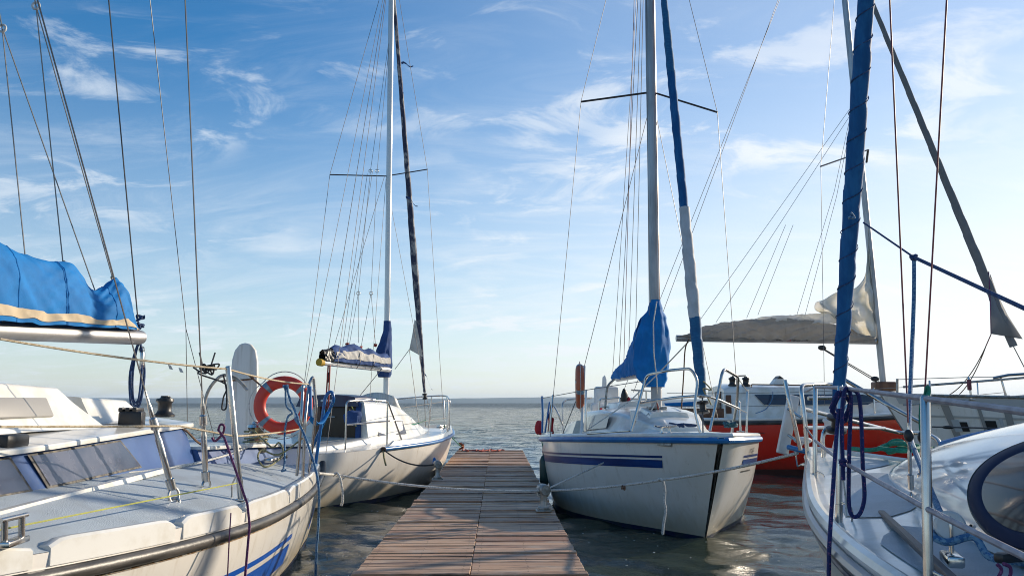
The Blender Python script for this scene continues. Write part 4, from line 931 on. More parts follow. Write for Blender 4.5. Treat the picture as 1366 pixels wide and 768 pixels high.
# side rail beside the cabin and bow rail
def dkp(x, y, up=0): return B.dp(x, y, up=up)
dn = -1
A0, A1, A2 = dkp(.95, -.93), dkp(1.95, -1.02), dkp(2.35, -1.05)
rl = rail(B.t, [A0+V((0, 0, -.02)), A0+V((0, 0, .70)), dkp(1.5, -.98, .705), A1+V((0, 0, .67)), A2+V((0, 0, .05))], .014, 'side_rail', fr=.07)
rail(B.t, [A1, A1+V((0, 0, .67))], .014, 'side_rail_post'); rail(B.t, [A0+V((0, 0, .36)), A1+V((0, 0, .36)), A2+V((0, 0, .36))], .013, 'side_rail_bar')
for x, y in ((4.3, -.86), (4.3, .86)): stanchion(B.t, dkp(x, y), dkp(x, y, .64))
tipb = 5.75
rail(B.t, [dkp(4.75, -.66), dkp(4.75, -.66, .62), dkp(5.5, -.22, .64), dkp(5.72, 0, .64), dkp(5.5, .22, .64), dkp(4.75, .66, .62), dkp(4.75, .66)], .014, 'bow_rail', fr=.09)
rail(B.t, [dkp(5.55, -.2), dkp(5.6, -.16, .62)], .014, 'bow_rail_post'); rail(B.t, [dkp(5.5, .2), dkp(5.55, .16, .62)], .014, 'bow_rail_post')
rail(B.t, [dkp(4.0, .9), dkp(3.85, .92, .60), dkp(4.8, .6, .68)], .013, 'port_rail'); stanchion(B.t, dkp(5.72, -.05), dkp(5.74, -.02, .55))
for z in (.62, .32): part('lifeline', MB().tube([A2+V((0, 0, z*.9)), dkp(4.3, -.86, z), dkp(4.75, -.66, z)], .005, 5), WIREL, B.t)
for px in (491, 494, 498, 503): part('hanging_line', MB().tube(catmull([P(px, 531, 14.3), P(px-3, 548, 14.3), P(px+3, 560, 14.3), P(px-2, 575, 14.25)], 5), .010, 6), R_GREEN, B.t)
for a_, b_, m_ in (((545, 566), (568, 560), R_GREEN), ((486, 583), (548, 572), R_GREEN)): part('deck_line', MB().tube(sagline(P(*a_, 15.2), P(*b_, 15.9), .02), .010, 6), m_, B.t)
part('anchor_roller', MB().box(dkp(5.7, 0, .03), (.3, .09, .05), (fx, sx_, V((0, 0, 1))), .01), STEEL, B.t)
part('cabin_bag', MB().blob(B.w(1.62, -.60, 1.28), (.14, .12, .12), .3, 4), CANN, B.t)
part('lashing', MB().tube(catmull([B.w(1.7, -.55, 1.40)+V((rnd.uniform(-.1, .1), rnd.uniform(-.1, .1), rnd.uniform(-.25, .05))) for _ in range(12)], 5), .008, 5), R_YEL, B.t)
eb = B.hp(.27, B.zs(.27)-.02, -1, .02); part('mooring_eye', MB().tube(knot(eb, .05, 6), .014, 6), R_BROWN, B.t)
part('hanging_tail', MB().tube(catmull([eb, eb+V((.02, -.03, -.12)), eb+V((.05, -.03, -.24))], 4), .014, 6), R_OLIVE, B.t)
solo('dark_mooring_line', MB().tube(sagline(eb, B2P+V((-.03, 0, .22)), .10, 16), .011, 6), R_BLACK, 'dark slack mooring line from the boat with brown doors to the small bollard', 'mooring rope')
part('fender_cord', MB().tube(catmull([eb, eb+V((-.25, -.15, -.25)), eb+V((-.42, -.2, -.45))], 4), .008, 5), R_BLACK, B.t)
solo('blue_fender', MB().blob(V((-.955, 13.3, .62)), (.032, .032, .065)), BLUERAIL, 'small blue fender hanging between the small bollard and the white hull', 'fender')
solo('green_bow_line', MB().tube(sagline(dkp(5.6, -.1, .06), V((-.82, 20.2, .50)), .05, 12), .010, 6), R_GREEN, 'green bow line reaching the far corner of the jetty', 'mooring rope')

# ================================================================== boat 3: white boat with blue stripes, bow towards us, right of the jetty
B = Boat('white sailboat with navy double stripes and bright blue mast cover, bow towards the viewer', (2.0, 15.7), math.atan2(-6.4, .29), 6.02,
         [(0, 1.12), (.2, 1.32), (.38, 1.43), (.52, 1.44), (.65, 1.32), (.78, 1.04), (.88, .70), (.95, .40), (.985, .19), (1, .03)],
         [(0, .90), (.2, .93), (.5, 1.0), (.8, 1.08), (1, 1.14)], wl=.78, rake=.72, k=.42,
         wltab=[(0, .76), (.3, .86), (.5, .88), (.7, .82), (.85, .66), (.95, .44), (1, .25)])
h3 = B.hull(GELH); B.crown = .07; B.deck(DECKS, crown=.07); PT = 1 if B.d(0, 1, 0).x < 0 else -1
JS = -1 if B.d(0, 1, 0).x > 0 else 1                          # the side facing the jetty
for sd2 in (1, -1): B.strip('boot_stripe', NAVYB, h3, 0, .998, -.10, .055, sd2)
for sd2 in (1, -1):
    for t0, t1 in ((.02, .40), (.43, .935)):
        B.strip('stripe', STRIPEN, h3, t0, t1, lambda t: B.zs(t)-.335, lambda t: B.zs(t)-.245, sd2); B.strip('stripe', STRIPEN, h3, t0, t1, lambda t: B.zs(t)-.222, lambda t: B.zs(t)-.197, sd2)
B.rail_both('gunwale_strip', BLUERAIL, .036, -.02, .012)
B.rail_both('gunwale_lip', DECKS, .030, .022, -.012, 0, .99)
part('stem_band', MB().tube([B.w(B.xx(1, z)+.008, 0, z) for z in (.10, .3, .5, .7, .9, 1.08)], .007, 8), mat('stem_metal', (.10, .10, .09), .4, .6), h3)
part('bow_plate', MB().box(B.hp(.94, B.zs(.94)-.07, JS, .01), (.22, .03, .035), ((B.hp(.97, 1, JS)-B.hp(.91, 1, JS)).normalized(), V((0, 0, 1)).cross((B.hp(.97, 1, JS)-B.hp(.91, 1, JS)).normalized()), V((0, 0, 1))), .006), GALV, h3)
o, _w = lettering('J5 RE', INK, h3, V(), (1, 0, 0), (0, 0, 1), .085); wrap_text(o, B, .90, .90, -JS, -1 if -JS > 0 else 1)
for dz, hgt in ((.42, .05), ):
    B.strip('registration_mark', INK, h3, .85, .93, lambda t: B.zs(t)-.39, lambda t: B.zs(t)-.375, -JS); 
cab = B.cabin('cabin', DECKS, B.t, [(1.7, .80, .70, .96, 1.36, .06), (3.0, .80, .68, 1.0, 1.40, .07), (4.0, .70, .56, 1.05, 1.36, .08), (4.7, .52, .40, 1.10, 1.26, .06), (5.15, .34, .24, 1.13, 1.19, .03)], crown=.05)
for sd2 in (1, -1):
    part('cabin_window', MB().grid([[B.w(2.1+1.7*i/8, sd2*((.80 if i < 5 else .80-.03*(i-4)*.8)-.10*u*.9+.008), 1.0+.02*i*.6+.33*u) for u in (.2, .5, .82)] for i in range(9)]), GLASS, cab)
B.cabin('fore_hatch', DECKS, cab, [(4.0, .28, .25, 1.36, 1.44, .02), (4.55, .27, .24, 1.28, 1.37, .02)], crown=.02)
B.cabin('hatch_hood', DECKS, cab, [(2.0, .42, .36, 1.38, 1.50, .03), (2.9, .40, .34, 1.40, 1.50, .03)], crown=.03)
B.cabin('cockpit_coaming', DECKS, B.t, [(.1, .86, .80, .92, 1.10, .03), (1.7, .90, .82, .96, 1.22, .03)], crown=0)
mf = P(876, 549, 11.5); mf.z = 1.42; mh = P(867, 0, 11.5); mhead = mf+(mh-mf)*1.45
ms = mast(B.t, mf, mhead, .058, ALU, ell=1.25)
spz = P(870, 123, 11.5); tipL, tipR = P(775, 136, 11.75), P(957, 150, 11.15)
for tp in (tipL, tipR): part('spreader', MB().tube([spz, tp], .022, 8, flat=.6), WIRED, ms)
chL, chR = P(734, 582, 11.9), P(987, 575, 11.1)
wire('cap_shroud', B.t, mhead, tipL, .0042); wire('cap_shroud', B.t, tipL, P(738, 528, 11.8), .0042); wire('cap_shroud', B.t, P(738, 528, 11.8), chL, .0042)
wire('cap_shroud', B.t, mhead, tipR, .0042); wire('cap_shroud', B.t, tipR, chR, .0042)
wire('lower_shroud', B.t, spz+V((0, 0, -.06)), P(779, 490, 12.1), .0045); wire('lower_shroud', B.t, spz+V((0, 0, -.06)), P(958, 560, 11.3), .0042)
cpl = P(779, 488, 12.1); part('shroud_tube', MB().tube([cpl, P(776, 580, 11.8)], .022, 10), WHITEP, B.t); wire('lower_shroud', B.t, P(768, 535, 11.9), P(750, 580, 11.8), .006)
for (x0, x1, m_, q_) in ((846, 832, WIRER, 14.0), (858, 847, WIREL, 13.2), (855, 838, WIREL, 13.6), (851, 826, WIRED, 14.6)):
    wire('halyard', B.t, P(x0, 0, 11.6), P(x1, 490, q_), .0048, m_)
wire('backstay', B.t, mhead, B.w(0.02, 0, .95), .0045)
wire('halyard', B.t, P(862, 0, 11.46), P(866, 420, 11.4), .004, WIREL); wire('halyard', B.t, P(872, 0, 11.44), P(880, 400, 11.42), .005, WIRER)
fb, fh = P(937, 530, 9.55), P(880, -60, 10.65)
d_ = fh-fb
furled(B.t, fb, fb+d_*.155, [(0, .042), (.15, .056), (1, .066)], UVT, seed=1, turns=3, n=40)
furled(B.t, fb+d_*.15, fb+d_*.385, [(0, .064), (.3, .070), (1, .060)], mat('furl_white', (.55, .55, .56), .7, col2=(.45, .45, .45), bump=.2, bscale=20), name='furled_sail', seed=2, turns=4, n=50)
furled(B.t, fb+d_*.38, fb+d_*.70, [(0, .052), (1, .052)], UVB, seed=3, turns=6, n=50)
furled(B.t, fb+d_*.695, fh, [(0, .052), (.4, .046), (1, .03)], UVT, seed=5, turns=6, n=50)
part('furler_drum', MB().lathe([(.03, -.07), (.07, -.06), (.07, -.04), (.035, -.03), (.035, .03), (.07, .04), (.07, .06), (.03, .07)], P(937.5, 543, 9.5), d_, 18), BLACK, B.t)
wire('forestay', B.t, P(938, 590, 9.3), fb, .008); part('stem_fitting', MB().box(P(938, 583, 9.3), (.03, .14, .10), bev=.008), STEEL, B.t)
solo('furling_line', MB().tube(catmull([P(938, 508, 9.5), P(946, 516, 9.5), P(948, 520, 9.45), P(938, 518, 9.4), P(944, 530, 9.4), P(949, 540, 9.4)], 6), .008, 6), R_OLIVE, 'olive cord knotted under the blue wrapped forestay sail', 'rope')
fx, sx_ = B.d(1, 0, 0), B.d(0, 1, 0)
draped_mast(B.t, 'mast_cover', CANB, [RG(874, 400, 11.5, .075, .07), RG(874.5, 412, 11.5, .12, .10, .03), RG(873.5, 425, 11.5, .17, .17, .06), RG(873, 445, 11.5, .23, .215, .10), RG(872, 465, 11.5, .25, .235, .12), RG(871, 485, 11.5, .25, .235, .13), RG(872, 502, 11.5, .20, .20, .10), RG(874, 516, 11.5, .11, .13, .02)], 7, 5, .20, n=60, K=60)
part('cover_cord', MB().tube([P(876, 402, 11.35), P(871.5, 430, 11.18), P(872, 470, 11.12), P(876, 505, 11.2), P(877, 525, 11.4)], .008, 6), R_WHITE, B.t)
be, bf = P(824, 507, 14.1), P(868, 497, 11.75); be.z = bf.z-.02
bm3 = part('boom', MB().tube([be, bf], .045, 14), ALUW, B.t); bd = bf-be
boomcover(B.t, 'sail_cover', CANB, be+bd*.02+V((0, 0, -.02)), be+bd*.98+V((0, 0, -.02)), [(0, .14), (.15, .22), (.4, .28), (.6, .40), (.8, .62), (1, .85)], [(0, .10), (.5, .16), (1, .22)], seed=9, wr=.035, n=60)
solidify(B.t.children[-1])
# bow rail in two halves, stanchions
def dk(x, y, up=0): return B.dp(x, y, up=up)
jr = JS
rail(B.t, [P(842, 575, 9.8), P(853, 535, 9.85), P(862, 500, 9.9), P(890, 494, 9.55), P(922, 491, 9.25), P(931, 507, 9.2), P(926, 545, 9.15), P(934, 576, 9.1)], .016, 'bow_rail', fr=.09)
rail(B.t, [P(855, 537, 9.85), P(900, 530, 9.5), P(940, 527, 9.2), P(958, 533, 9.3), P(985, 545, 9.7)], .015, 'bow_rail_bar', fr=.08)
rail(B.t, [P(947, 574, 9.15), P(957, 530, 9.2), P(963, 498, 9.25), P(966, 492, 9.3), P(985, 503, 9.7), P(983, 535, 9.75), P(976, 578, 9.8)], .016, 'bow_rail', fr=.06)
rail(B.t, [P(784, 578, 10.6), P(842, 574, 9.9), P(848, 560, 9.85)], .013, 'toe_bar', fr=.04)
for (px, py, qx, qy, Y) in ((733, 577, 738, 526, 11.9), (781, 577, 782, 520, 10.9), (996, 578, 997, 520, 10.4), (988, 576, 986, 535, 10.2)):
    b_ = P(px, py, Y); stanchion(B.t, b_, P(qx, qy, Y))
rail(B.t, [P(723, 577, 14.6), P(724, 552, 14.6), P(723, 528, 14.6)], .018, 'stern_post', BLUERAIL); rail(B.t, [P(751, 567, 14.2), P(744, 550, 14.2), P(735, 536, 14.3), P(734, 560, 14.4)], .016, 'stern_rail')
for a_, b_ in ((P(723, 531, 14.6), P(738, 528, 11.9)), (P(738, 528, 11.9), P(782, 520, 10.9)), (P(782, 520, 10.9), P(858, 508, 9.9))): part('lifeline', MB().tube([a_, b_], .005, 5), WIREL, B.t)
for a_, b_ in ((P(985, 505, 9.7), P(997, 522, 10.4)), (P(985, 545, 9.7), P(996, 550, 10.4))): part('lifeline', MB().tube([a_, b_], .005, 5), WIREL, B.t)
for y_ in (.86, -.86): rail(B.t, [dk(.25, y_, .0), dk(.2, y_, .55), dk(.05, y_*.9, .62), dk(.05, 0, .62) if y_ > 0 else dk(.05, -.3, .62)], .014, 'push_rail', fr=.08)
rail(B.t, [P(798, 560, 13.6), P(800, 532, 13.6), P(828, 530, 13.4), P(826, 540, 13.4), P(800, 543, 13.6)], .014, 'cockpit_rail', fr=.04)
rail(B.t, [P(807, 545, 13.0), P(810, 514, 13.0), P(820, 505, 13.0)], .018, 'tiller_bracket', GALV, .08)
for a_, b_ in (((842, 520), (875, 522)), ((852, 520), (852, 546)), ((862, 521), (862, 548))): rail(B.t, [P(*a_, 12.9), P(*b_, 12.9)], .012, 'stern_bar')
part('seat_shell', MB().box(P(809, 536, 14.6), (.42, .12, .52), ((1, .1, 0), (-.1, 1, 0), (0, 0, 1)), .05), WHITEP, B.t)
part('seat_shell', MB().box(P(800, 552, 14.3), (.30, .14, .36), ((1, .1, 0), (-.1, 1, 0), (0, 0, 1)), .05), WHITEP, B.t)
part('red_strap', MB().box(P(801, 552, 14.2), (.06, .02, .22), bev=.008), REDC, B.t)
part('rudder_head', MB().prism([P(803, 520, 15.6), P(804, 503, 15.6), P(807, 500, 15.6), P(809, 506, 15.6), P(810, 560, 15.6), P(803, 560, 15.6)], (0, .05, 0)), WHITEP, B.t)
part('cockpit_bag', MB().blob(P(800, 560, 12.8), (.10, .10, .09), .3, 2), BLACK, B.t)
for (px, py, r_, m_) in ((833, 530, .055, BLACK), (839, 541, .05, REDC)): part('rolled_gear', MB().blob(P(px, py, 13.4), (r_, r_, r_*2.6), .2, px), m_, B.t)
cleat(B.t, P(888, 577, 9.55)+V((0, 0, .0)), (1, .3, 0), 1.5)
for (a_, b_) in (((851, 533), (905, 470)), ):
    part('spare_pole', MB().tube([P(785, 572, 10.9), P(840, 535, 11.2), P(879, 497, 11.3), P(919, 455, 10.2)], .008, 6), R_WHITE, B.t)
part('jib_sheet', MB().tube(catmull([P(919, 452, 9.75), P(914, 466, 9.8), P(912, 500, 9.9), P(909, 545, 10.2)], 5), .008, 6), R_BROWN, B.t)
q = random.Random(21)
solo('teal_rope_pile', MB().tube(catmull([P(975+q.uniform(-10, 8), 566+q.uniform(-3, 3), 9.5+q.uniform(-.12, .12)) for _ in range(34)], 5), .014, 6), rope_mat('rope_teal', (.01, .07, .12), (.03, .16, .2), 30), 'small pile of dark teal rope on the bow deck behind the right hand rail', 'rope')
solo('teal_deck_line', MB().tube(catmull([P(893, 564, 10.2), P(903, 566, 10.1), P(908, 567, 10.0), P(912, 565, 10.0), P(918, 568, 9.9), P(929, 567, 9.7)]+[P(908+q.uniform(-5, 5), 567+q.uniform(-2, 2), 10.0) for _ in range(8)], 5), .011, 6), R_DKBL, 'dark line with a knot lying on the white foredeck by the mast', 'rope')
for k, (px, py) in enumerate(((868, 548), (880, 552), (886, 556))):
    part('mast_foot_line', MB().tube(catmull([P(876, 535, 11.4), P(px, py, 11.3), P(px+12*(k-1)+6, py+6, 11.2)], 5), .008, 6), (R_WHITE, R_RED, R_WHITE)[k], B.t)
part('mast_vent', MB().box(P(846, 556, 11.2), (.05, .09, .17), (fx, sx_, V((0, 0, 1))), .01), DECKS, cab)
part('cabin_window_hatch', MB().box(B.w(4.28, -.0, 1.412), (.34, .36, .012), (B.d(1, 0, -.14).normalized(), B.d(0, 1, 0), B.d(.14, 0, 1).normalized()), .004), GLASS, cab)
ringbuoy('worn orange lifebuoy seen edge on, tied to the shroud of the striped boat', P(773.5, 515, 12.0), (1, -.06, 0), .25, .062, ORNG, .9, a0=.3)
fl = thing('flag', 'red and blue cloth flag hanging limp on the striped boat\'s stern', 'flag', P(729, 577, 15.0))
part('staff', MB().tube([P(727, 577, 15.0), P(733, 536, 15.0)], .011, 8), BLUERAIL, fl)
for nm, m_, (u0, u1), yy in (('cloth', REDC, (0, 1), 553), ('blue_corner', STRIPE, (0, .4), 546)):
    part(nm, MB().grid([[P(731-(yy-546)*.1+9*(u0+(u1-u0)*i/8)+1.2*math.sin(i*1.2+j*.6), yy+j*4.2-(1.5 if i > 4 else 0)+i*.9, 15.0+.05*math.sin(i*1.4+j)) for i in range(9)] for j in range(6 if nm == 'cloth' else 3)]), m_, fl); solidify(fl.children[-1], .004)
solo('red_jacket', MB().blob(P(719, 570, 15.2), (.07, .07, .12), .4, 3), REDC, 'small bunch of red cloth stowed at the striped boat\'s stern corner', 'cloth')
solo('green_fender', MB().lathe([(.01, 0), (.05, .015), (.07, .06), (.072, .36), (.05, .42), (.018, .45), (.018, .49)], V((.70, 13.1, .28)), n=16), FENG, 'dark green fender hanging between the jetty and the striped hull', 'fender')
solo('fender_line', MB().tube(sagline(V((.70, 13.1, .76)), B.hp(.42, .96, JS, .02), .0), .007, 5), R_GREEN, 'thin green line holding the dark green fender', 'rope')
# mooring lines across the jetty
bh = B1P+V((0, -.02, .21))
solo('stern_mooring_rope', MB().tube(sagline(P(425, 631, 7.9), P(448, 633, 8.4), 0, 3)+sagline(P(448, 633, 8.4), bh, .05, 20)[1:], .0125, 7), R_WHITE, 'pale mooring rope crossing the jetty from the nearest left boat to the near bollard', 'mooring rope')
solo('rope_tail', MB().tube(catmull([P(444, 634, 8.35), P(449, 631, 8.35), P(453, 636, 8.33), P(456, 650, 8.33), P(457, 666, 8.33), P(455, 674, 8.33)], 6), .013, 7), R_WHITE, 'short knotted rope end hanging from the pale mooring rope left of the jetty', 'rope')
solo('bow_mooring_rope', MB().tube(sagline(bh, P(805, 617, 10.35), .0), .010, 6), R_WHITE, 'straight mooring line from the near bollard up to the navy stripe', 'mooring rope')
far_e = P(1064, 604, 6.6)
solo('long_mooring_rope', MB().tube(sagline(bh, P(882, 640, 8.45), .02, 14)+sagline(P(882, 640, 8.45), far_e, .02, 14)[1:], .012, 6), R_WHITE, 'long mooring rope passing in front of the striped bow to the boat on the right', 'mooring rope')
solo('rope_end', MB().tube(catmull([P(878, 639, 8.44), P(884, 641, 8.42), P(887, 655, 8.42), P(886, 668, 8.42), P(888, 680, 8.42), P(885, 700, 8.42), P(884, 712, 8.42)], 6), .014, 7), R_WHITE, 'frayed rope end hanging from the long mooring rope before the striped hull', 'rope')
solo('rope_splice', MB().tube(knot(P(832, 650, 8.6), .028, 5), .009, 6), R_BROWN, 'small brown knot on the long mooring rope near the bollard', 'rope')

# ================================================================== boat 4: white boat on the near right, bow away from us
B = Boat('white sailboat with smooth rounded cabin and blue rimmed oval window, nearest right of the jetty', (2.45, -1.2), R_(90), 7.55,
         [(0, 1.15), (.2, 1.30), (.42, 1.30), (.50, 1.235), (.6, 1.13), (.70, .95), (.80, .68), (.90, .36), (.97, .12), (1, .03)],
         [(0, .90), (.3, .91), (.5, .93), (.7, .99), (1, 1.12)], wl=.80, rake=.45, k=.5)
h4 = B.hull(GELH); B.crown = .09; B.deck(DECKS, crown=.09)
PS = 1 if B.d(0, 1, 0).x < 0 else -1
B.strip('boot_stripe', NAVYB, h4, 0, .998, -.1, .06, PS)
B.rail_both('gunwale_strip', mat('gunwale_alloy', (.30, .31, .33), .35, .7), .026, -.035, .012); B.rail_both('gunwale_lip', DECKS, .030, .018, -.014, 0, .99)
B.rail_both('strake', NAVYB, .014, -.085, .008)
wy = lambda y: y+1.2
# moulded non skid fields on the side deck
def field(x0, x1, u0, u1, n=16):
    rows = []
    for i in range(n+1):
        x = x0+(x1-x0)*i/n; t = x/B.L; b = B.b(t); e = min(1, min(i, n-i)/2)**.5
        ua, ub = (u0+u1)/2+(u0-u1)/2*e, (u0+u1)/2+(u1-u0)/2*e
        rows.append([B.dp(x, PS*(b-(ua+(ub-ua)*j/6)), up=.006) for j in range(7)])
    return part('nonskid_field', MB().grid(rows), DECK, B.t)
field(wy(1.6), wy(3.55), .12, .42); field(wy(3.75), wy(5.0), .10, .42); field(wy(5.1), wy(6.0), .06, .42)
# rounded coachroof
def roof_sec(x, wb, zb, zt, n=40, sq=2.3):
    c = []
    for k in range(n+1):
        a = math.pi*k/n; cs, sn = math.cos(a), math.sin(a)
        c.append(B.w(x, wb*math.copysign(abs(cs)**(2/sq), cs), zb+(zt-zb)*abs(sn)**(2/2.0)))
    return c
ST = [(wy(-.4), .86, .98, 1.52), (wy(1.0), .88, .98, 1.55), (wy(2.0), .88, .98, 1.555), (wy(2.7), .83, 1.0, 1.535), (wy(3.3), .72, 1.01, 1.48), (wy(3.9), .57, 1.03, 1.40), (wy(4.4), .44, 1.05, 1.31), (wy(4.75), .33, 1.075, 1.23), (wy(4.95), .22, 1.09, 1.16), (wy(5.05), .10, 1.10, 1.12)]
def st_at(x):
    return [interp([(s_[0], s_[i]) for s_ in ST], x) for i in (1, 2, 3)]
rows = []
xs = [ST[0][0]+(ST[-1][0]-ST[0][0])*(1-(1-i/60)**1.4) for i in range(61)]
for x in xs: rows.append(roof_sec(x, *st_at(x)))
mb = MB().grid(rows); mb.poly(rows[-1]); cab4 = part('coachroof', mb, mat('coachroof_gel', (.78, .79, .78), .12, col2=(.68, .68, .66), nscale=1.5, coat=.6, bump=.02, bscale=2), B.t, smooth=60)
def roof_pt(x, a, out=0.0, sq=2.3):
    def q(x, a):
        wb, zb, zt = st_at(x); cs, sn = math.cos(a), math.sin(a); return V((x, PS*wb*math.copysign(abs(cs)**(2/sq), cs), zb+(zt-zb)*abs(sn)))
    p = q(x, a); n_ = (q(x+.01, a)-q(x-.01, a)).cross(q(x, a+.01)-q(x, a-.01)).normalized()
    if n_.z < 0: n_ = -n_
    p = p+n_*out; return B.w(p.x, p.y, p.z)
# oval window with blue rim on the cabin side
def oval(cx_, ca, rx, ra, out, n=56): return [roof_pt(cx_+rx*math.cos(k/n*2*math.pi), ca+ra*math.sin(k/n*2*math.pi), out) for k in range(n)]
OC = (wy(2.78), .47, .46, .36)
rim = part('window_rim', MB().grid([oval(OC[0], OC[1], OC[2]*f, OC[3]*f, o_) for f, o_ in ((1.07, -.005), (1.055, .009), (1.03, .013), (.87, .013), (.82, .009), (.78, .003))], cv=True), mat('rim_blue', (.005, .018, .06), .6, spec=.12), cab4)
part('window', MB().grid([oval(OC[0], OC[1], OC[2]*.79*f, OC[3]*.79*f, .007) for f in (1, .75, .5, .25, .02)], cv=True), mat('port_glass', (.008, .010, .014), .10, spec=.25), cab4)
part('rim_seal', MB().tube(oval(OC[0], OC[1], OC[2]*1.065, OC[3]*1.065, .004), .009, 6, closed=True), BLACK, cab4)
gr = rail(B.t, [roof_pt(wy(4.1), 2.25, .0), roof_pt(wy(3.95), 2.2, .07), roof_pt(wy(3.2), 2.15, .075), roof_pt(wy(2.3), 2.1, .075), roof_pt(wy(2.1), 2.1, .0)], .016, 'grab_rail', BLUERAIL, .06)
part('hatch_edge', MB().tube([roof_pt(wy(4.45-.03*k), 1.2+.03*k, .012) for k in range(0, 36)], .010, 6), BLUERAIL, cab4)
# track, block, pad-eye
T0, T1 = PZ(1176, 686, 1.012), PZ(1262, 768, 1.005); td = (T1-T0).normalized(); ts = td.cross(V((0, 0, 1)))
tk = part('genoa_track', MB().box((T0+(T1+td*.5))/2+V((0, 0, .008)), ((T1-T0).length+.5, .026, .024), (td, ts, V((0, 0, 1))), .004), mat('track_dark', (.05, .05, .055), .5), B.t)
bc = PZ(1270, 745, 1.02)
car = part('sheet_car', MB().box(bc, (.13, .05, .035), (td, ts, V((0, 0, 1))), .008), STEEL, B.t)
bax = V((-.35, -.93, .05)).normalized()
part('block_cheek', MB().lathe([(.008, -.020), (.040, -.018), (.046, -.012), (.030, -.008), (.026, 0), (.030, .008), (.046, .012), (.040, .018), (.008, .020)], bc+V((0, 0, .10)), bax, 22), WHITEP, car)
part('block_strap', MB().tube(fillet([bc+V((0, 0, .02))-bax*.022, bc+V((0, 0, .11))-bax*.024, bc+V((0, 0, .15)), bc+V((0, 0, .11))+bax*.024, bc+V((0, 0, .02))+bax*.022], .02), .005, 8), STEEL, car)
pad = PZ(1217, 686, 1.0)
for k, (bx_, by_) in enumerate(((1216, 668), (1226, 664))):
    a = P(bx_, by_, 4.02+.06*k); tp = P((1187, 1263)[k], 0, (3.75, 3.35)[k]); d = (tp-a).normalized()
    turnbuckle(B.t, a, d, .36, .009); wire('shroud', B.t, a+d*.35, a+(tp-a)*1.7, .0042, WIRER); part('boot_tape', MB().blob(a+d*.30, (.022, .022, .03)), BLACK, B.t)
part('chainplate', MB().box(pad+V((0, 0, .0)), (.14, .10, .02), (td, ts, V((0, 0, 1))), .006), STEEL, B.t)
mast(B.t, V((2.45, 3.05, 1.5)), V((2.45, 2.9, 10.5)), .065, ALU)
# stanchions and lifelines
bases = [PZ(1087, 653, .99), PZ(1119, 703, .965)]; tops = [P(1087.5, 514, bases[0].y), P(1121, 514, bases[1].y)]
b3_ = V((1.235, 2.42, .935)); t3 = P(1234, 527, 2.42); b3_.x = P(1232, 700, 2.42).x
bases.append(b3_); tops.append(t3)
for k, (a, b) in enumerate(zip(bases, tops)):
    st = stanchion(B.t, a, b, .0135); part('brace_loop', MB().tube(fillet([a+V((.045, -.03, .0)), a+V((.05, -.035, .09)), a+V((.01, -.005, .11))], .03), .005, 7), STEEL, st)
pul = P(1068, 516, 6.2)
for f, nm in ((.985, 'upper_lifeline'), (.47, 'lower_lifeline')):
    q_ = [bases[k].lerp(tops[k], f) for k in range(3)]; e0 = P(1075, 522 if f > .9 else 570, 6.0); nx = q_[2]+(q_[2]-q_[1])*1.6+V((.12, 0, -.02))
    part(nm, MB().tube([e0, q_[0]], .006, 7), mat('lifeline_cover', (.30, .28, .31), .5) if nm == 'upper_lifeline' else WIREL, B.t)
    part(nm, MB().tube([q_[0], q_[1], q_[2], nx], .0085, 8), mat('lifeline_grey', (.24, .22, .25), .5, col2=(.35, .33, .36), nscale=20), B.t)
# bow rail
for pts_, r_ in (([P(1078, 618, 6.4), P(1074, 560, 6.4), P(1068, 514, 6.45), P(1100, 512, 6.9), P(1128, 514, 6.95)], .016), ([P(1068, 600, 6.5), P(1054, 540, 6.5), P(1047, 507, 6.55)], .016), ([P(1112, 600, 6.6), P(1122, 560, 6.6), P(1135, 530, 6.6), P(1078, 531, 6.5)], .015),
                 ([P(1072, 545, 6.45), P(1200, 577, 7.0), P(1235, 577, 6.6), P(1252, 586, 6.4), P(1256, 600, 6.3)], .016), ([P(1128, 507, 6.9), P(1180, 537, 6.6), P(1228, 563, 6.2)], .016), ([P(1076, 570, 6.4), P(1180, 571, 6.9)], .014),
                 ([P(1099, 610, 6.2), P(1097, 585, 6.2), P(1100, 572, 6.2), P(1112, 570, 6.2)], .016)):
    rail(B.t, pts_, r_, 'bow_rail', fr=.07)
part('rail_foot', MB().box(P(1078, 620, 6.38), (.09, .09, .014), bev=.003), STEEL, B.t)
ladder = part('boarding_board', MB().box(P(1051, 566, 6.75), (.085, .06, .46), (V((.97, .0, -.24)).normalized(), V((0, 1, 0)), V((.24, 0, .97)).normalized()), .01), WHITEP, B.t)
md = 0
for yy in (545, 580): part('board_bracket', MB().tube([P(1052, yy, 6.7), P(1070, yy+12, 6.5)], .012, 8), STEEL, ladder)
part('bow_roller', MB().tube([P(1052, 596, 6.7), P(1076, 602, 6.5)], .020, 10), BLUERAIL, B.t)
for a_, b_, r_ in (((1060, 598), (1064, 622), .006), ((1064, 622), (1074, 617), .006)): part('roller_guard', MB().tube([P(*a_, 6.7), P(*b_, 6.6)], r_, 6), STEEL, B.t)
winch(B.t, P(1108, 579, 6.3), .8, 'windlass', WHITEP); part('bow_light', MB().blob(P(1071, 587, 6.6), (.07, .06, .028)), WHITEP, B.t)
cleat(B.t, PZ(1106, 630, 1.03), (.3, 1, 0), 1.2)
fb, fh = P(1117, 548, 6.0), P(1158, -40, 5.05); d_ = fh-fb
furled(B.t, fb, fb+d_*1.05, [(0, .036), (.08, .041), (.25, .050), (.5, .056), (.75, .054), (1, .048)], UVB, seed=8, turns=9, n=150)
spiral(B.t, fb, fb+d_*1.0, lambda t: interp([(0, .039), (.08, .044), (.25, .053), (.5, .059), (.75, .057), (1, .051)], t), 15, R_DKBL)
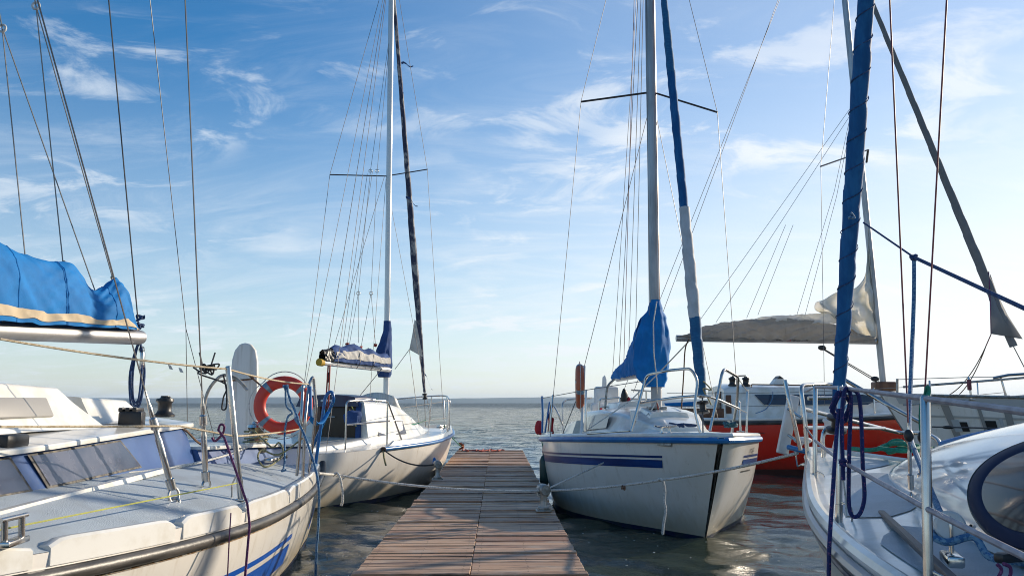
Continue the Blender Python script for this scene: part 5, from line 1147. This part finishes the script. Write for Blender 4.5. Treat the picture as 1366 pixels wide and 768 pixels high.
wire('forestay', B.t, P(1115, 610, 6.1), fb, .008); part('furler_drum', MB().lathe([(.03, -.06), (.07, -.05), (.07, -.03), (.035, -.02), (.035, .03), (.07, .04), (.07, .06), (.03, .07)], P(1116, 566, 6.05), d_, 18), BLACK, B.t)
kc = P(1136, 290, 5.45); part('sheet_knot', MB().tube(knot(kc, .03, 2), .009, 6), R_BLUE, B.t)
# jib sheet: taut dark blue line, and the pale blue line dropping to the block
s0, s1 = P(1152, 297, 5.45), P(1366, 411, 3.6); kx = P(1219, 343, 4.85)
solo('taut_blue_sheet', MB().tube([s0, kx], .006, 7).tube([kx, s1, s1+(s1-kx)*.6], .0105, 8).tube(knot(kx, .022, 7), .012, 6), R_DKBL, 'taut dark blue line running from the furled blue sail out over the near cabin', 'rope')
solo('blue_drop_line', MB().tube(catmull([kx+V((0, 0, -.02)), P(1219, 400, 4.8), P(1216, 480, 4.6), P(1213, 560, 4.35), P(1215, 585, 4.2), P(1222, 605, 3.9), P(1240, 650, 3.4), P(1262, 708, 2.95), bc+V((-.05, .03, .075)), bc+V((-.03, -.03, .055)), bc+V((.04, -.06, .075)), P(1320, 742, 2.62), P(1366, 750, 2.5), P(1430, 764, 2.4)], 8), .0115, 8), R_BLUE, 'blue rope falling from the taut line down to the steel block on the side deck', 'rope')
# hanging navy rope over the lifeline
ta = P(1122, 519, 3.66); q = random.Random(31)
lp = []
for k in range(3): lp += [P(1108+k*2, 545, 3.62), P(1118, 527-k*2, 3.6), P(1133, 535, 3.62), P(1126, 556+k*3, 3.63), P(1112, 550, 3.63)]
solo('hank_rope', MB().tube(catmull(lp+[P(1118, 530, 3.6), P(1126, 522, 3.62), P(1142, 522, 3.6), P(1148, 545, 3.6), P(1151, 620, 3.6), P(1153, 665, 3.6), P(1144, 688, 3.6), P(1133, 676, 3.6), P(1133, 600, 3.6), P(1135, 530, 3.6), P(1127, 520, 3.58), P(1123, 560, 3.58), P(1124, 612, 3.58), P(1125, 640, 3.58)], 8), .0085, 7).tube(knot(P(1125, 616, 3.58), .018, 3), .009, 6), R_NAVY, 'navy rope with red flecks hanging in loops over the lifeline by a stanchion', 'rope')
solo('navy_tail_rope', MB().tube(catmull([P(1119, 545, 3.6), P(1116, 580, 3.58), P(1112, 640, 3.5), P(1108, 700, 3.42), P(1106, 740, 3.4), P(1106, 800, 3.4)], 8), .0085, 7), R_NAVY, 'navy rope end dropping from the looped hank down past the white gunwale', 'rope')
solo('thin_pale_cord', MB().tube(catmull([P(1125, 640, 3.58), P(1128, 665, 3.6), P(1129, 690, 3.6)], 5), .004, 5), R_WHITE, 'thin pale cord end below the looped navy rope', 'rope')
pts = [P(1137, 598, 5.9), P(1160, 600, 5.7), P(1180, 596, 5.6), P(1192, 588, 5.6), P(1205, 590, 5.6), P(1196, 600, 5.5), P(1184, 603, 5.5), P(1200, 598, 5.5), P(1215, 600, 5.4), P(1228, 602, 5.4), P(1245, 598, 5.5), P(1254, 605, 5.4)]
for k in range(12): pts.append(P(1200+25*math.cos(k*1.4)+q.uniform(-6, 6), 596+5*math.sin(k*1.4), 5.6+.25*math.sin(k*1.1)))
pts = [V((p.x, p.y, max(p.z, 1.0))) for p in pts]
solo('green_deck_rope', MB().tube(catmull(pts, 6), .015, 7), R_GREEN, 'green rope lying in loose turns on the white foredeck of the near right boat', 'rope')
solo('green_tie', MB().tube(catmull([P(1233, 533, 2.43), P(1229, 540, 2.44), P(1228, 565, 2.44), P(1230, 575, 2.44), P(1232, 555, 2.44), P(1233, 535, 2.44), P(1237, 516, 2.42), P(1239, 522, 2.42), P(1236, 530, 2.42)], 6), .0055, 6), R_GREEN, 'short green cord tied to the top of the nearest steel stanchion', 'rope')
solo('dark_red_cord', MB().tube(catmull([P(1330, 752, 2.3), P(1336, 760, 2.3), P(1330, 775, 2.3), P(1345, 772, 2.3), P(1348, 757, 2.3), P(1338, 751, 2.3)], 6), .005, 6), R_PURP, 'small purple cord loop at the foot of the blue rimmed window', 'rope')
part('jammer', MB().box(PZ(1350, 742, 1.07), (.12, .035, .03), (V((.9, .4, 0)).normalized(), V((-.4, .9, 0)).normalized(), V((0, 0, 1))), .01), BLACK, B.t)
part('window_drain', MB().tube([roof_pt(OC[0]+.42, OC[1]-.45, .004), roof_pt(OC[0]+.36, .12, .006)], .005, 6), BLACK, cab4)

# ================================================================== boat 5: red boat beyond, broadside
B = Boat('red hulled sailboat with white cabin and grey boom cover, broadside beyond the others', (3.1, 19.9), R_(-1.5), 8.7,
         [(0, 1.05), (.2, 1.3), (.45, 1.42), (.7, 1.15), (.88, .6), (1, .03)],
         [(0, 1.10), (.3, 1.10), (.6, 1.2), (1, 1.42)], wl=.86, rake=.7, k=.5)
h5 = B.hull(GELR); B.crown = .06; B.deck(DECKS, crown=.06)
B.strip('boot_stripe', mat('boot_dark_red', (.06, .02, .015), .5), h5, 0, .99, -.1, .10, -1)
B.rail_both('rubbing_strake', RUBBER, .045, -.02, .012); B.rail_both('toe_rail', DECKS, .04, .05, -.03, 0, .985)
B.strip('hull_scuff', INK, h5, .27, .30, .86, .872, -1)
cab = B.cabin('cabin', DECKS, B.t, [(1.9, .95, .84, 1.12, 1.80, .10), (2.05, .95, .84, 1.12, 1.86, .14), (4.0, .95, .82, 1.16, 1.84, .14), (5.2, .85, .68, 1.2, 1.74, .14), (6.3, .55, .36, 1.27, 1.50, .1), (6.8, .3, .16, 1.3, 1.36, .03)], crown=.07)
part('cabin_door', MB().box(B.w(1.885, -.30, 1.45), (.03, .5, .6), (B.d(1, 0, 0), B.d(0, 1, 0), V((0, 0, 1))), .01), TEAK, cab)
part('cabin_corner', MB().box(B.w(1.97, -.935, 1.47), (.12, .02, .40), (B.d(1, 0, 0), B.d(0, .98, .15), V((0, 0, 1))), .01), TEAK, cab)
part('cabin_window', MB().prism([B.w(x, -(.958-.11*(z-1.14)/.7)-.012, z) for x, z in ((2.55, 1.68), (2.75, 1.46), (5.0, 1.46), (5.35, 1.62), (4.9, 1.68))], B.d(0, .012, 0)), mat('tinted_pane', (.012, .022, .05), .08, coat=.6), cab)
part('grab_rail', MB().tube(fillet([B.w(2.5, -.86, 1.84), B.w(2.5, -.86, 1.90), B.w(4.6, -.84, 1.87), B.w(4.6, -.84, 1.8)], .04), .014, 7), TEAK, cab)
for x in (2.15, 2.45): winch(cab, B.w(x, -.6, 1.87), 1.3, m=BLACK)
part('winch_handle', MB().tube([B.w(2.15, -.6, 2.09), B.w(2.45, -.6, 2.10)], .014, 6), BLACK, cab)
part('vent_cowl', MB().prism([B.w(3.15, -.2, 1.9), B.w(3.25, -.2, 2.03), B.w(3.33, -.2, 2.09), B.w(3.42, -.2, 2.03), B.w(3.55, -.2, 1.9)], B.d(0, .3, 0)), WHITEP, cab)
part('cowl_cap', MB().prism([B.w(3.26, -.21, 2.04), B.w(3.33, -.21, 2.11), B.w(3.42, -.21, 2.04)], B.d(0, .32, 0)), BLACK, cab)
part('coaming_board', MB().box(B.w(1.0, -.98, 1.27), (1.7, .04, .22), (B.d(1, 0, 0), B.d(0, 1, 0), V((0, 0, 1))), .01), TEAK, B.t)
part('spray_cloth', MB().box(B.w(.9, -.9, 1.46), (.75, .05, .10), (B.d(1, 0, .05).normalized(), B.d(0, 1, 0), V((0, 0, 1))), .02), CANB, B.t)
mf = P(1179, 515, 19.8); mf.z = 1.72; mh = P(1127, 0, 19.8); mhead = mf+(mh-mf)*1.25
ms = mast(B.t, mf, mhead, .085, ALU, ell=.8); part('mast_collar', MB().box(mf+V((0, 0, .15)), (.5, .3, .22), bev=.04), TEAK, ms)
spz = P(1158, 200, 19.8); tp = P(1095, 222, 18.5); part('spreader', MB().tube([spz, tp], .028, 8, flat=.6), WIRED, ms); part('spreader', MB().tube([spz, spz+V((.5, 1.25, .05))], .028, 8, flat=.6), WIRED, ms)
for tb, mm in (((1100, 540), WIRE), ): wire('cap_shroud', B.t, tp, P(*tb, 18.6), .006); wire('cap_shroud', B.t, tp, P(1113, 0, 19.2), .006)
for (a_, b_) in (((1142, 130), (1123, 540)), ((1143, 132), (1117, 530))): wire('lower_shroud', B.t, P(*a_, 19.6), P(*b_, 18.7), .005)
for a_, b_ in (((1139, 138), (935, 425)), ((1140, 145), (955, 430)), ((1048, 300), (996, 424)), ((1058, 300), (1011, 420)), ((1113, 255), (1063, 420)), ((1116, 262), (1074, 420)), ((1113, 255), (1140, 128)), ((1116, 262), (1141, 135))):
    wire('lazy_jack', B.t, P(*a_, 19.7), P(*b_, 19.7), .0055, WIREL)
for x0 in (1040, 1038): wire('backstay', B.t, P(x0, 0, 19.9), P(x0-209+(1040-x0)*8, 523, 19.9), .0065)
be, bf = P(902, 451, 19.8), P(1172, 455, 19.8); bd = bf-be
bm5 = part('boom', MB().tube([be, bf-bd*.015], .075, 14), ALU, B.t); part('gooseneck', MB().tube([bf-bd*.03, bf+bd*.01], .05, 10), YELL, bm5)
boomcover(B.t, 'sail_cover', CANG, be+bd*.0, be+bd*.965, [(0, .02), (.08, .14), (.165, .30), (.36, .44), (.46, .47), (.57, .50), (.72, .44), (.85, .33), (1, .06)], [(0, .05), (.2, .15), (1, .2)], seed=12, wr=.085, n=150, K=36, sway=.05, seams=(.3, .55, .8))
boomcover(B.t, 'stowed_sail', SAIL, be+bd*.36+V((0, 0, .08)), be+bd*.93+V((0, 0, .08)), [(0, .34), (.1, .43), (.35, .49), (.6, .54), (.8, .60), (1, .70)], [(0, .05), (.5, .12), (1, .1)], rng=(.2, .8), seed=14, wr=.07, n=90)
# loose mainsail bunched at the luff
rows = []; nr = 46
for i in range(nr+1):
    f = i/nr; py = 300+150*f; pxm = 1160+17*(py-240)/270-5; left = interp([(0, 0.5), (.25, 4), (.5, 12), (.62, 30), (.72, 58), (.82, 76), (.92, 80), (1, 62)], f); drop = interp([(0, 0), (.5, 2), (.7, 18), (1, 40)], f)
    row = []
    for j in range(27):
        u = j/26; amp = .03+.11*f*f
        yo = amp*math.sin(u*9+f*26+2*noise.noise(V((u*3, f*6, 4))))+amp*.6*noise.noise(V((u*7, f*9, 1)))
        row.append(P(pxm-left*u, py-drop*(u-.2)*(.6+.4*f)+2.2*math.sin(f*38+u*4)*f, 19.75+yo))
    rows.append(row)
ls = part('loose_mainsail', MB().grid(rows), SAIL, B.t, smooth=70); solidify(ls, .006)
x_ = be+bd*.47
o1, w1 = lettering('www.', INK, bm5, be+bd*.485+V((0, -.079, -.035)), bd, (0, 0, 1), .060)
o2, w2 = lettering('mila', INKR, bm5, be+bd*.485+bd.normalized()*(w1*1.08)+V((0, -.079, -.035)), bd, (0, 0, 1), .060)
o3, w3 = lettering('-szczecin.pl', INK, bm5, be+bd*.485+bd.normalized()*(w1*1.08+w2*1.06)+V((0, -.079, -.035)), bd, (0, 0, 1), .060)
k0, k1 = P(1092, 461, 19.75), P(1172, 508, 19.7)
for dz in (0, .05): wire('kicker', B.t, k0+V((0, 0, -dz*.4)), k1+V((0, 0, -dz)), .012, WIRED)
for t_ in (k0.lerp(k1, .06), k0.lerp(k1, .94)): part('kicker_block', MB().blob(t_, (.10, .04, .06)), BLACK, B.t)
gb, gh = P(1352, 462, 19.0), P(1164, 5, 19.6); gd = gh-gb
furled(B.t, gb, gb+gd*1.02, [(0, .08), (.2, .10), (.5, .078), (1, .05)], UVG, seed=15, turns=12, n=110)
part('forestay', MB().tube([B.w(9.35, 0, 1.5), gb], .010, 6), WIRE, B.t)
cl = part('sail_clew', MB().grid([[P(1321, 366, 19.1), P(1326, 380, 19.1), P(1330, 392, 19.1)], [P(1322, 405, 18.95), P(1333, 410, 19.0), P(1344, 420, 19.05)], [P(1322, 445, 18.85), P(1340, 448, 18.9), P(1364, 452, 18.95)]]), mat('clew_grey', (.40, .41, .43), .8, trans=.5), B.t); solidify(cl, .012)
part('clew_edge', MB().tube([P(1319, 362, 19.05), P(1321, 405, 18.9), P(1322, 446, 18.8)], .012, 6), R_PURP, B.t)
cz = P(1315, 462, 18.85)
for e in ((1250, 532), (1262, 536)): part('jib_sheet', MB().tube(sagline(cz, P(*e, 18.6), .25), .011, 6), R_BROWN, B.t)
wire('jib_sheet', B.t, P(1322, 446, 18.8), cz, .012, WIRER)
for x_, in ((3.4,), (5.0,), (6.3,), (7.6,)):
    stanchion(B.t, B.dp(x_, -B.b(x_/B.L)+.06), B.dp(x_, -B.b(x_/B.L)+.06, up=.62), .016)
for z in (.6, .32): part('lifeline', MB().tube([B.dp(x_, -B.b(x_/B.L)+.06, up=z) for x_ in (.6, 2.0, 3.4, 5.0, 6.3, 7.6, 8.4)], .007, 5), WIREL, B.t)
rail(B.t, [B.dp(6.1, -.5, up=.0), B.dp(6.05, -.5, up=.35), B.dp(6.5, -.45, up=.35), B.dp(6.5, -.45)], .014, 'mast_hoop', fr=.12)
solo('blue_cabin_line', MB().tube(catmull([P(1031, 522, 18.85), P(1030, 532, 18.8), P(1022, 545, 18.7), P(1008, 551, 18.6)], 6), .010, 6), R_BLUE, 'thin blue line hanging over the white cabin side of the red boat', 'rope')

# ================================================================== boat 6: white boat crossing at the right
B = Boat('white sailboat with square black portlights and grey hull ribs behind the near rounded cabin', (13.6, 13.4), R_(180), 6.7,
         [(0, 1.2), (.4, 1.45), (.7, 1.1), (.88, .55), (1, .03)],
         [(0, 1.42), (.4, 1.45), (.7, 1.53), (1, 1.62)], wl=.80, rake=.95, k=.5, wltab=[(0, .75), (.4, .78), (.7, .62), (.9, .3), (1, .1)])
h6 = B.hull(GELH); B.crown = .05; B.deck(DECKS, crown=.05); NS = 1 if B.d(0, 1, 0).y < 0 else -1
B.strip('rib_line', mat('hull_line', (.42, .41, .38), .5), h6, .2, .97, lambda t: B.zs(t)-.32, lambda t: B.zs(t)-.29, NS, out=.012)
B.strip('sheer_band', mat('sheer_grey', (.45, .45, .44), .5), h6, .1, .985, lambda t: B.zs(t)-.13, lambda t: B.zs(t)-.02, NS, out=.010)
part('gunwale_rod', MB().tube(B.edge(.01, .01, .05, .99, side=NS), .022, 8), GALV, h6)
def hull_t(px, z):
    best = min((abs((lambda p: CX+FPX*(p-CAM).dot(RT)/((p-CAM).dot(FW)))(B.hp(t/200, z, NS))-px), t/200) for t in range(60, 200)); return best[1]
for px0, px1 in ((1263, 1272), (1308, 1313), (1342, 1350)):
    t0, t1 = hull_t(px1, 1.25), hull_t(px0, 1.25); B.strip('hull_rib', GREYM, h6, t0, t1, .55, lambda t: B.zs(t)-.13, NS, 4, .016)
for px0, px1, m_, zz in ((1283, 1294, BLACK, (1.08, 1.22)), (1317, 1328, BLACK, (1.10, 1.24)), (1270, 1281, mat('patch_grey', (.42, .45, .46), .5), (1.07, 1.25)), (1333, 1338, mat('patch_grey2', (.45, .47, .48), .5), (1.10, 1.27))):
    t0, t1 = hull_t(px1, 1.15), hull_t(px0, 1.15); o = B.strip('portlight' if m_ is BLACK else 'hull_patch', m_, h6, t0, t1, zz[0], zz[1], NS, 4, .022)
part('bow_wire', MB().tube([P(1243, 569, 12.2), P(1290, 570, 12.0), P(1380, 572, 11.9)], .010, 6), WIRED, B.t); part('wire_tensioner', MB().blob(P(1265, 569.5, 12.1), (.09, .025, .025)), BLACK, B.t)
for (bx_, by_, tx_, ty_) in ((1296, 533, 1292, 502), (1342, 528, 1335, 503), (1241, 530, 1240, 507)):
    stanchion(B.t, P(bx_, by_, 12.9), P(tx_, ty_, 12.9), .016)
for ya, yb, r_ in ((516, 504, .018), (540, 528, .014), ): part('rail_bar', MB().tube([P(1205, ya, 13.0), P(1300, (ya+yb)/2-1, 12.9), P(1400, yb-3, 12.8)], r_ , 7), GALV, B.t)
part('bow_rail', MB().tube([P(1325, 504, 12.9), P(1345, 500, 12.85), P(1410, 496, 12.8)], .022, 8), STEEL, B.t)
part('lifeline', MB().tube([P(1197, 506, 13.2), P(1292, 503, 12.9), P(1335, 503, 12.9)], .006, 5), WIREL, B.t)
part('red_tag', MB().box(P(1293, 513, 12.85), (.05, .05, .16), bev=.01), WIRER, B.t)
rail(B.t, [P(1197, 545, 13.6), P(1197, 505, 13.6)], .02, 'bow_post', GALV)
mf = B.w(3.2, 0, 1.5); B6m = mast(B.t, mf, mf+V((0, 0, 9)), .07, ALU)
B.cabin('cabin', DECKS, B.t, [(.5, .9, .8, 1.45, 1.85, .1), (3.0, .8, .7, 1.48, 1.85, .1), (4.2, .5, .3, 1.5, 1.6, .04)], crown=.05)
